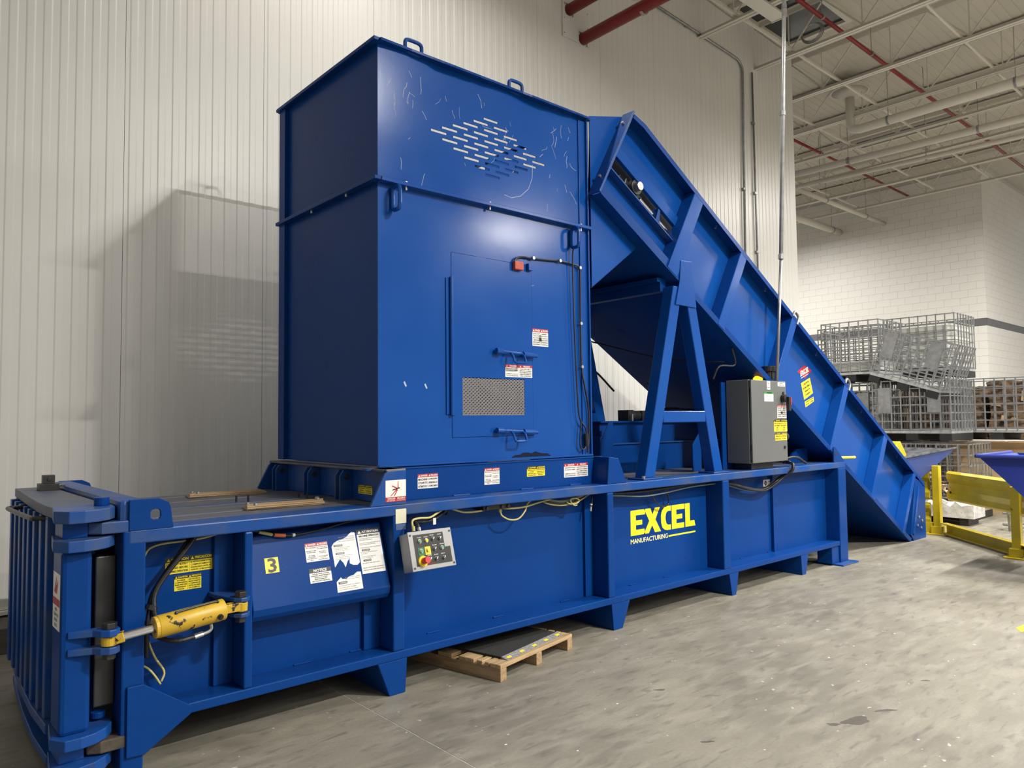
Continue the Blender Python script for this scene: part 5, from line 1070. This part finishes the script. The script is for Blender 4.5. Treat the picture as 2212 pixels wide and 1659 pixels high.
for (q, z) in ((.16, .70), (.22, .58), (.13, .62)):
    c = A-gn*.05+gd*q+gn*.038; gpart('rail_bolt', 'dark_steel', lambda m: m.cyl((c.x, c.y, z), (c.x+gn.x*.012, c.y+gn.y*.012, z), .016, 10), 0)
cpart('tail_guard', 'yellow_rail', lambda m: m.prism([(10.28, 1.06), (10.26, 1.20), (10.32, 1.27), (10.42, 1.28), (10.60, 1.10), (10.58, 1.02)], 'Y', .22, .46), .01)

DH = thing('dump_hopper', 'deep blue V-shaped dump hopper cut off by the right picture edge', 'hopper', (9.1, -2.2, 0))
sec = [(-1.23, 1.19), (-3.2, 1.19), (-2.75, .22), (-2.18, .22)]
inn = [(-1.29, 1.19), (-3.14, 1.19), (-2.72, .25), (-2.21, .25)]
m = MB(); x0, x1 = 8.6, 9.7
vs = [(x0, *p) for p in sec]+[(x1, *p) for p in sec]+[(x0+.02, *p) for p in inn]+[(x1-.02, *p) for p in inn]
m.add(vs, [(0, 1, 2, 3), (7, 6, 5, 4), (0, 3, 7, 4), (3, 2, 6, 7), (2, 1, 5, 6), (8, 11, 10, 9), (12, 13, 14, 15), (8, 12, 15, 11), (11, 15, 14, 10), (10, 14, 13, 9), (0, 8, 9, 1), (4, 5, 13, 12), (0, 4, 12, 8), (1, 9, 13, 5)])
m.build('bin', 'dumper_blue', DH)
MB().cyl((8.575, -1.22, 1.195), (8.575, -3.2, 1.195), .020, 10).build('rim_pipe', 'dumper_blue', DH)
MB().cyl((8.575, -1.22, 1.195), (9.72, -1.22, 1.195), .020, 10).build('rim_pipe', 'dumper_blue', DH)
MB().box(8.62, 9.68, -2.72, -2.62, 0, .23).build('skid', 'dumper_blue', DH, bev=.005)
MB().box(8.62, 9.68, -2.32, -2.22, 0, .23).build('skid', 'dumper_blue', DH, bev=.005)

def tote(name, label, loc, rz=0.0, L=1.2, W=1.0, H=1.0, bottle=None, tilt=None, base=True, nv=9, plate=True):
    """wire-cage tote: long side along local y"""
    t = thing(name, label, 'tote', loc, 'wire cage totes'); t.rotation_euler = (tilt[0] if tilt else 0, tilt[1] if tilt else 0, rz)
    ROOT[t] = Vector((0, 0, 0))
    zb = .16 if base else .0
    m = MB(); b = .017
    zs = [zb+.02+(H-.03)*i/6 for i in range(7)]
    for z in zs:
        for y in (-L/2, L/2): m.box(-W/2, W/2, y-b/2, y+b/2, z-b/2, z+b/2)
        for x in (-W/2, W/2): m.box(x-b/2, x+b/2, -L/2, L/2, z-b/2, z+b/2)
    m.build('horizontal_bars', 'galv', t)['kind'] = 'stuff'
    m = MB()
    for i in range(nv):
        y = -L/2+L*i/(nv-1)
        for x in (-W/2-.012, W/2+.012): m.box(x-b/2, x+b/2, y-b/2, y+b/2, zb, zb+H)
    for i in range(1, nv-2):
        x = -W/2+W*i/(nv-2)
        for y in (-L/2-.012, L/2+.012): m.box(x-b/2, x+b/2, y-b/2, y+b/2, zb, zb+H)
    m.build('vertical_bars', 'galv', t)['kind'] = 'stuff'
    if base:
        MB().box(-W/2, W/2, -L/2, L/2, .115, .16).build('base_tray', 'galv_light', t, bev=.004)
        for y in (-L/2, -.09, L/2-.18):
            MB().box(-W/2, W/2, y, y+.18, 0, .115).build('base_foot', 'plastic_black', t, bev=.004)
    if plate:
        for y in (-L*.30, L*.34): MB().box(-W/2-.030, -W/2-.022, y-.10, y+.10, zb+.30, zb+.72).build('label_plate', 'galv', t)
    if bottle:
        zt = zb+H*bottle; m = MB(); pr = []
        k = 7
        for i in range(k):
            z = zb+.03+(zt-zb-.03)*i/k; z2 = zb+.03+(zt-zb-.03)*(i+.72)/k; z3 = zb+.03+(zt-zb-.03)*(i+.86)/k
            pr += [(W/2-.035, z), (W/2-.035, z2), (W/2-.055, z3)]
        pr += [(W/2-.09, zt)]
        vs = []
        for (r, z) in pr:
            ly = r+(L-W)/2; c = .10
            vs += [(-r+c, -ly, z), (r-c, -ly, z), (r, -ly+c, z), (r, ly-c, z), (r-c, ly, z), (-r+c, ly, z), (-r, ly-c, z), (-r, -ly+c, z)]
        fs = [tuple(range(8))[::-1], tuple(range(len(vs)-8, len(vs)))]
        for i in range(len(pr)-1):
            for q in range(8): fs.append((i*8+q, i*8+(q+1) % 8, (i+1)*8+(q+1) % 8, (i+1)*8+q))
        m.add(vs, fs); m.build('plastic_bottle', 'plastic_white', t)
        MB().cyl((0, 0, zt), (0, 0, zt+.04), .11, 18).build('screw_cap', 'plastic_black', t)
    return t
tote('wire_tote', 'empty wire cage tote on the middle tier beside the conveyor edge', (13.5, 1.04, 1.215), H=.84)
tote('wire_tote', 'empty wire cage tote standing on the brown carton at the right edge', (14.56, .12, 1.215), H=.86, plate=False)
tote('wire_tote', 'wire tote on the floor full of cardboard scraps behind the guard rail', (13.2, .72, 0), H=1.02, plate=False)
tote('wire_tote', 'upright wire tote on the top tier nearest the corrugated wall', (13.55, 2.05, 2.24), H=.90, L=1.0, W=.9, bottle=.22, plate=False, nv=7)
tote('wire_tote', 'tote with white plastic bottle on the middle tier behind the conveyor', (13.75, 2.27, 1.15), H=.90, bottle=.8)
tote('wire_tote', 'wire tote hidden low behind the conveyor, under the bottled one', (13.75, 2.27, 0), H=.98)
tote('wire_tote', 'wire tote tipped over and leaning to the right on the top tier', (13.45, 1.16, 2.05), H=.75, L=1.13, tilt=(R(18), 0), nv=10)
tote('wire_tote', 'tote with ribbed white bottle upright behind the leaning one', (15.1, 1.45, 2.32), H=.98, bottle=.82, plate=False)
tote('wire_tote', 'empty wire tote at the back of the top tier, left of the ribbed bottle', (15.1, 2.75, 2.315), H=.92, plate=False)
tote('wire_tote', 'empty wire tote at the back of the middle tier in front of the bales', (15.1, 1.75, 1.16), H=.98, plate=False)
tote('wire_tote', 'wire tote at the back of the floor tier in front of the bales', (15.1, 1.75, 0), H=.98, plate=False)
tote('wire_tote', 'empty wire tote at the back of the middle tier beside the wall end', (15.1, 3.0, 1.16), H=.96, plate=False)
tote('wire_tote', 'wire tote at the back of the floor tier beside the wall end', (15.1, 3.0, 0), H=.98, plate=False)

def bale(label, loc, dims, seed, pale=False):
    t = thing('cardboard_bale', label, 'bale', loc, 'baled cardboard'); ROOT[t] = Vector((0, 0, 0)); rng = random.Random(seed)
    w, l, h = dims; nx, ny, nz = 4, 14, 7
    m = MB()
    def P_(x, y, z): return (x*w/2+rng.uniform(-.025, .025), y*l/2+rng.uniform(-.03, .03), max(0, z*h+(rng.uniform(-.02, .03) if z > 0 else 0)))
    gy = [[P_(-1, -1+2*i/ny, j/nz) for j in range(nz+1)] for i in range(ny+1)]
    gy2 = [[P_(1, -1+2*i/ny, j/nz) for j in range(nz+1)] for i in range(ny+1)]
    vs = [p for r in gy for p in r]+[p for r in gy2 for p in r]; n = nz+1; K = (ny+1)*n; fs = []
    for i in range(ny):
        for j in range(nz):
            fs.append((i*n+j, i*n+j+1, (i+1)*n+j+1, (i+1)*n+j)); fs.append((K+i*n+j, K+(i+1)*n+j, K+(i+1)*n+j+1, K+i*n+j+1))
        fs.append((i*n+nz, K+i*n+nz, K+(i+1)*n+nz, (i+1)*n+nz)); fs.append((i*n, (i+1)*n, K+(i+1)*n, K+i*n))
    for j in range(nz):
        fs.append((j, K+j, K+j+1, j+1)); fs.append((ny*n+j, ny*n+j+1, K+ny*n+j+1, K+ny*n+j))
    m.add(vs, fs); m.build('bale_core', 'card_dark', t)
    # flattened flaps on the near face, each a piece of its own
    for q in range(12):
        y = rng.uniform(-l/2+.08, l/2-.08); z = rng.uniform(.08, h-.12); dy, dz = rng.uniform(.02, .16), rng.uniform(.06, .22)
        z1 = min(h-.01, z+dz); a = rng.uniform(-.03, .05)
        MB().add([(-w/2-.03, y, z), (-w/2-.05-abs(a), y+dy, z+.02), (-w/2-.05-abs(a), y+dy*.8, z1), (-w/2-.03, y+.01, z1-.02), (-w/2-.015, y, z), (-w/2-.035-abs(a), y+dy, z+.02), (-w/2-.035-abs(a), y+dy*.8, z1), (-w/2-.015, y+.01, z1-.02)],
                 [(0, 3, 2, 1), (4, 5, 6, 7), (0, 1, 5, 4), (1, 2, 6, 5), (2, 3, 7, 6), (3, 0, 4, 7)]).build('cardboard_flap', rng.choice(['card_board', 'card_pale', 'card_board', 'card_dark']), t)
    for y in (-l*.33, 0, l*.33): MB().box(-w/2-.06, -w/2-.055, y-.004, y+.004, .02, h).build('baling_wire', 'dark_steel', t)
bale('cardboard bale on the floor behind the totes, at the right edge', (16.7, .10, 0), (1.1, 1.45, 1.28), 1)
bale('upper cardboard bale behind the totes, at the right edge', (16.7, .12, 1.33), (1.05, 1.40, .93), 2)
bale('cardboard bale on the floor behind the empty middle totes', (16.7, 1.65, 0), (1.1, 1.50, 1.26), 3)
bale('upper cardboard bale behind the empty middle totes', (16.7, 1.66, 1.31), (1.05, 1.42, .86), 4)
bale('cardboard bale on the floor nearest the wall end', (16.7, 3.2, 0), (1.1, 1.5, 1.26), 5)
bale('upper cardboard bale nearest the wall end', (16.7, 3.2, 1.31), (1.05, 1.42, .84), 6)
# brown carton
BX = thing('carton', 'big open brown cardboard carton below a wire tote at the right edge', 'box', (14.52, .08, 0)); ROOT[BX] = Vector((0, 0, 0))
m = MB(); w_, l_, h_, tk = 1.0, 1.36, 1.08, .012
m.box(-w_/2, w_/2, -l_/2, l_/2, 0, .02); m.box(-w_/2, -w_/2+tk, -l_/2, l_/2, .02, h_); m.box(w_/2-tk, w_/2, -l_/2, l_/2, .02, h_); m.box(-w_/2+tk, w_/2-tk, -l_/2, -l_/2+tk, .02, h_); m.box(-w_/2+tk, w_/2-tk, l_/2-tk, l_/2, .02, h_)
m.build('carton_body', 'card_board', BX)
MB().add([(-w_/2, -l_/2, h_), (-w_/2, l_/2, h_), (-w_/2-.16, l_/2+.02, h_+.10), (-w_/2-.16, -l_/2-.02, h_+.10), (-w_/2+.01, -l_/2, h_+.006), (-w_/2+.01, l_/2, h_+.006), (-w_/2-.155, l_/2+.02, h_+.108), (-w_/2-.155, -l_/2-.02, h_+.108)], [(0, 3, 2, 1), (4, 5, 6, 7), (0, 1, 5, 4), (1, 2, 6, 5), (2, 3, 7, 6), (3, 0, 4, 7)]).build('front_flap', 'card_board', BX)
MB().add([(-w_/2, l_/2, h_), (w_/2, l_/2, h_), (w_/2, l_/2+.10, h_+.10), (-w_/2, l_/2+.08, h_+.11), (-w_/2, l_/2-.01, h_+.004), (w_/2, l_/2-.01, h_+.004), (w_/2, l_/2+.095, h_+.108), (-w_/2, l_/2+.075, h_+.118)], [(0, 3, 2, 1), (4, 5, 6, 7), (0, 1, 5, 4), (1, 2, 6, 5), (2, 3, 7, 6), (3, 0, 4, 7)]).build('side_flap', 'card_pale', BX)
MB().add([(-w_/2-.02, -.45, h_-.10), (-w_/2-.02, -l_/2-.1, h_+.02), (-w_/2-.30, -l_/2-.1, h_-.06), (-w_/2-.26, -.15, h_-.20), (-w_/2-.02, -.45, h_-.108), (-w_/2-.02, -l_/2-.1, h_+.012), (-w_/2-.30, -l_/2-.1, h_-.068), (-w_/2-.26, -.15, h_-.208)], [(0, 3, 2, 1), (4, 5, 6, 7), (0, 1, 5, 4), (1, 2, 6, 5), (2, 3, 7, 6), (3, 0, 4, 7)]).build('loose_flap', 'card_pale', BX)
decal(BX, (-w_/2, .02, .70), (0, -1, 0), EZ, .16, .10, 'decal_white', [], name='shipping_label')
MB().box(-w_/2-.04, w_/2, -l_/2-.04, l_/2+.02, h_+.115, h_+.132).build('top_sheet', 'decal_white', BX)
# scraps in the floor tote
for i in range(9):
    rng = random.Random(40+i); y = .28+.1*i; z = .28+.07*i
    m = MB(); x = 12.85+rng.uniform(0, .25); a = rng.uniform(-.2, .2); L2 = rng.uniform(.25, .5)
    m.bar((x, y-L2/2+.1, z+a*.5), (x+rng.uniform(-.05, .2), min(1.25, y+L2/2), z-a*.5), .24, .012)
    tag(settle(m.build('cardboard_scrap', ['card_board', 'card_dark', 'card_pale'][i % 3])), '%s cardboard scrap from the right in the floor tote behind the guard rail' % ['first', 'second', 'third', 'fourth', 'fifth', 'sixth', 'seventh', 'eighth', 'ninth'][i], 'cardboard', 'scraps in the floor tote')
# wrapped base, wire crate lying on the floor
wp = thing('wrapped_bundle', 'low pallet bundle in crumpled clear wrap behind the guard rail', 'bundle', (12.40, .30, 0)); ROOT[wp] = Vector((0, 0, 0))
for y in (-.30, .24): MB().box(-.22, .22, y, y+.12, 0, .11).build('pallet_foot', 'plastic_black', wp, bev=.004)
m = MB(); rng = random.Random(9); n = 10
top = [[(-.24+.48*i/5, -.38+.78*j/n, .30+rng.uniform(-.03, .05)) for j in range(n+1)] for i in range(6)]
bot = [[(-.25+.50*i/5, -.38+.78*j/n, .11) for j in range(n+1)] for i in range(6)]
vs = [p for r in top for p in r]+[p for r in bot for p in r]; K = 6*(n+1); fs = []
for i in range(5):
    for j in range(n):
        a = i*(n+1)+j; fs.append((a, a+n+1, a+n+2, a+1)); fs.append((K+a, K+a+1, K+a+n+2, K+a+n+1))
for j in range(n): fs.append((j, j+1, K+j+1, K+j)); a = 5*(n+1)+j; fs.append((a, K+a, K+a+1, a+1))
for i in range(5): a = i*(n+1); fs.append((a, K+a, K+a+n+1, a+n+1)); b_ = a+n; fs.append((b_, b_+n+1, K+b_+n+1, K+b_))
m.add(vs, fs); m.build('wrap', 'plastic_wrap', wp)
wc = thing('wire_crate', 'bent grey wire crate lying on the floor behind the guard rail', 'crate', (12.2, -.80, 0)); ROOT[wc] = Vector((0, 0, 0)); wc.rotation_euler.z = R(-14)
m = MB()
for z in (.06, .22, .40, .56): m.tube([(-.2, -.3, z), (-.22, .28, z+.02), (.2, .3, z), (.2, -.3, z+.01), (-.2, -.3, z)], .012, 6, 3)
m.build('hoop_bars', 'galv', wc)
for (x, y) in ((-.2, -.28), (-.21, -.05), (-.21, .2), (.19, -.2), (.19, .1)): MB().bar((x, y, 0), (x*.95, y+.03, .60), .03).build('upright_bar', 'galv', wc)
ft = MB().prism([(6.50, -2.09), (6.60, -2.03), (7.2, -2.12), (7.1, -2.19)], 'Z', 0, .0015).build('floor_tape', 'yellow'); tag(settle(ft), 'scrap of yellow floor marking tape at the right picture edge', 'tape')
rng = random.Random(21)
for i in range(36):
    x, y = rng.uniform(1.5, 8.5), rng.uniform(-3.2, -.35); s = rng.uniform(.003, .010)
    MB().prism([(x+s*math.cos(a)*rng.uniform(.6, 1.3), y+s*.7*math.sin(a)*rng.uniform(.6, 1.3)) for a in [0, 1.2, 2.5, 3.7, 5.0]], 'Z', -.001, .0009).build('paint_chip', 'paint_chip', fl)
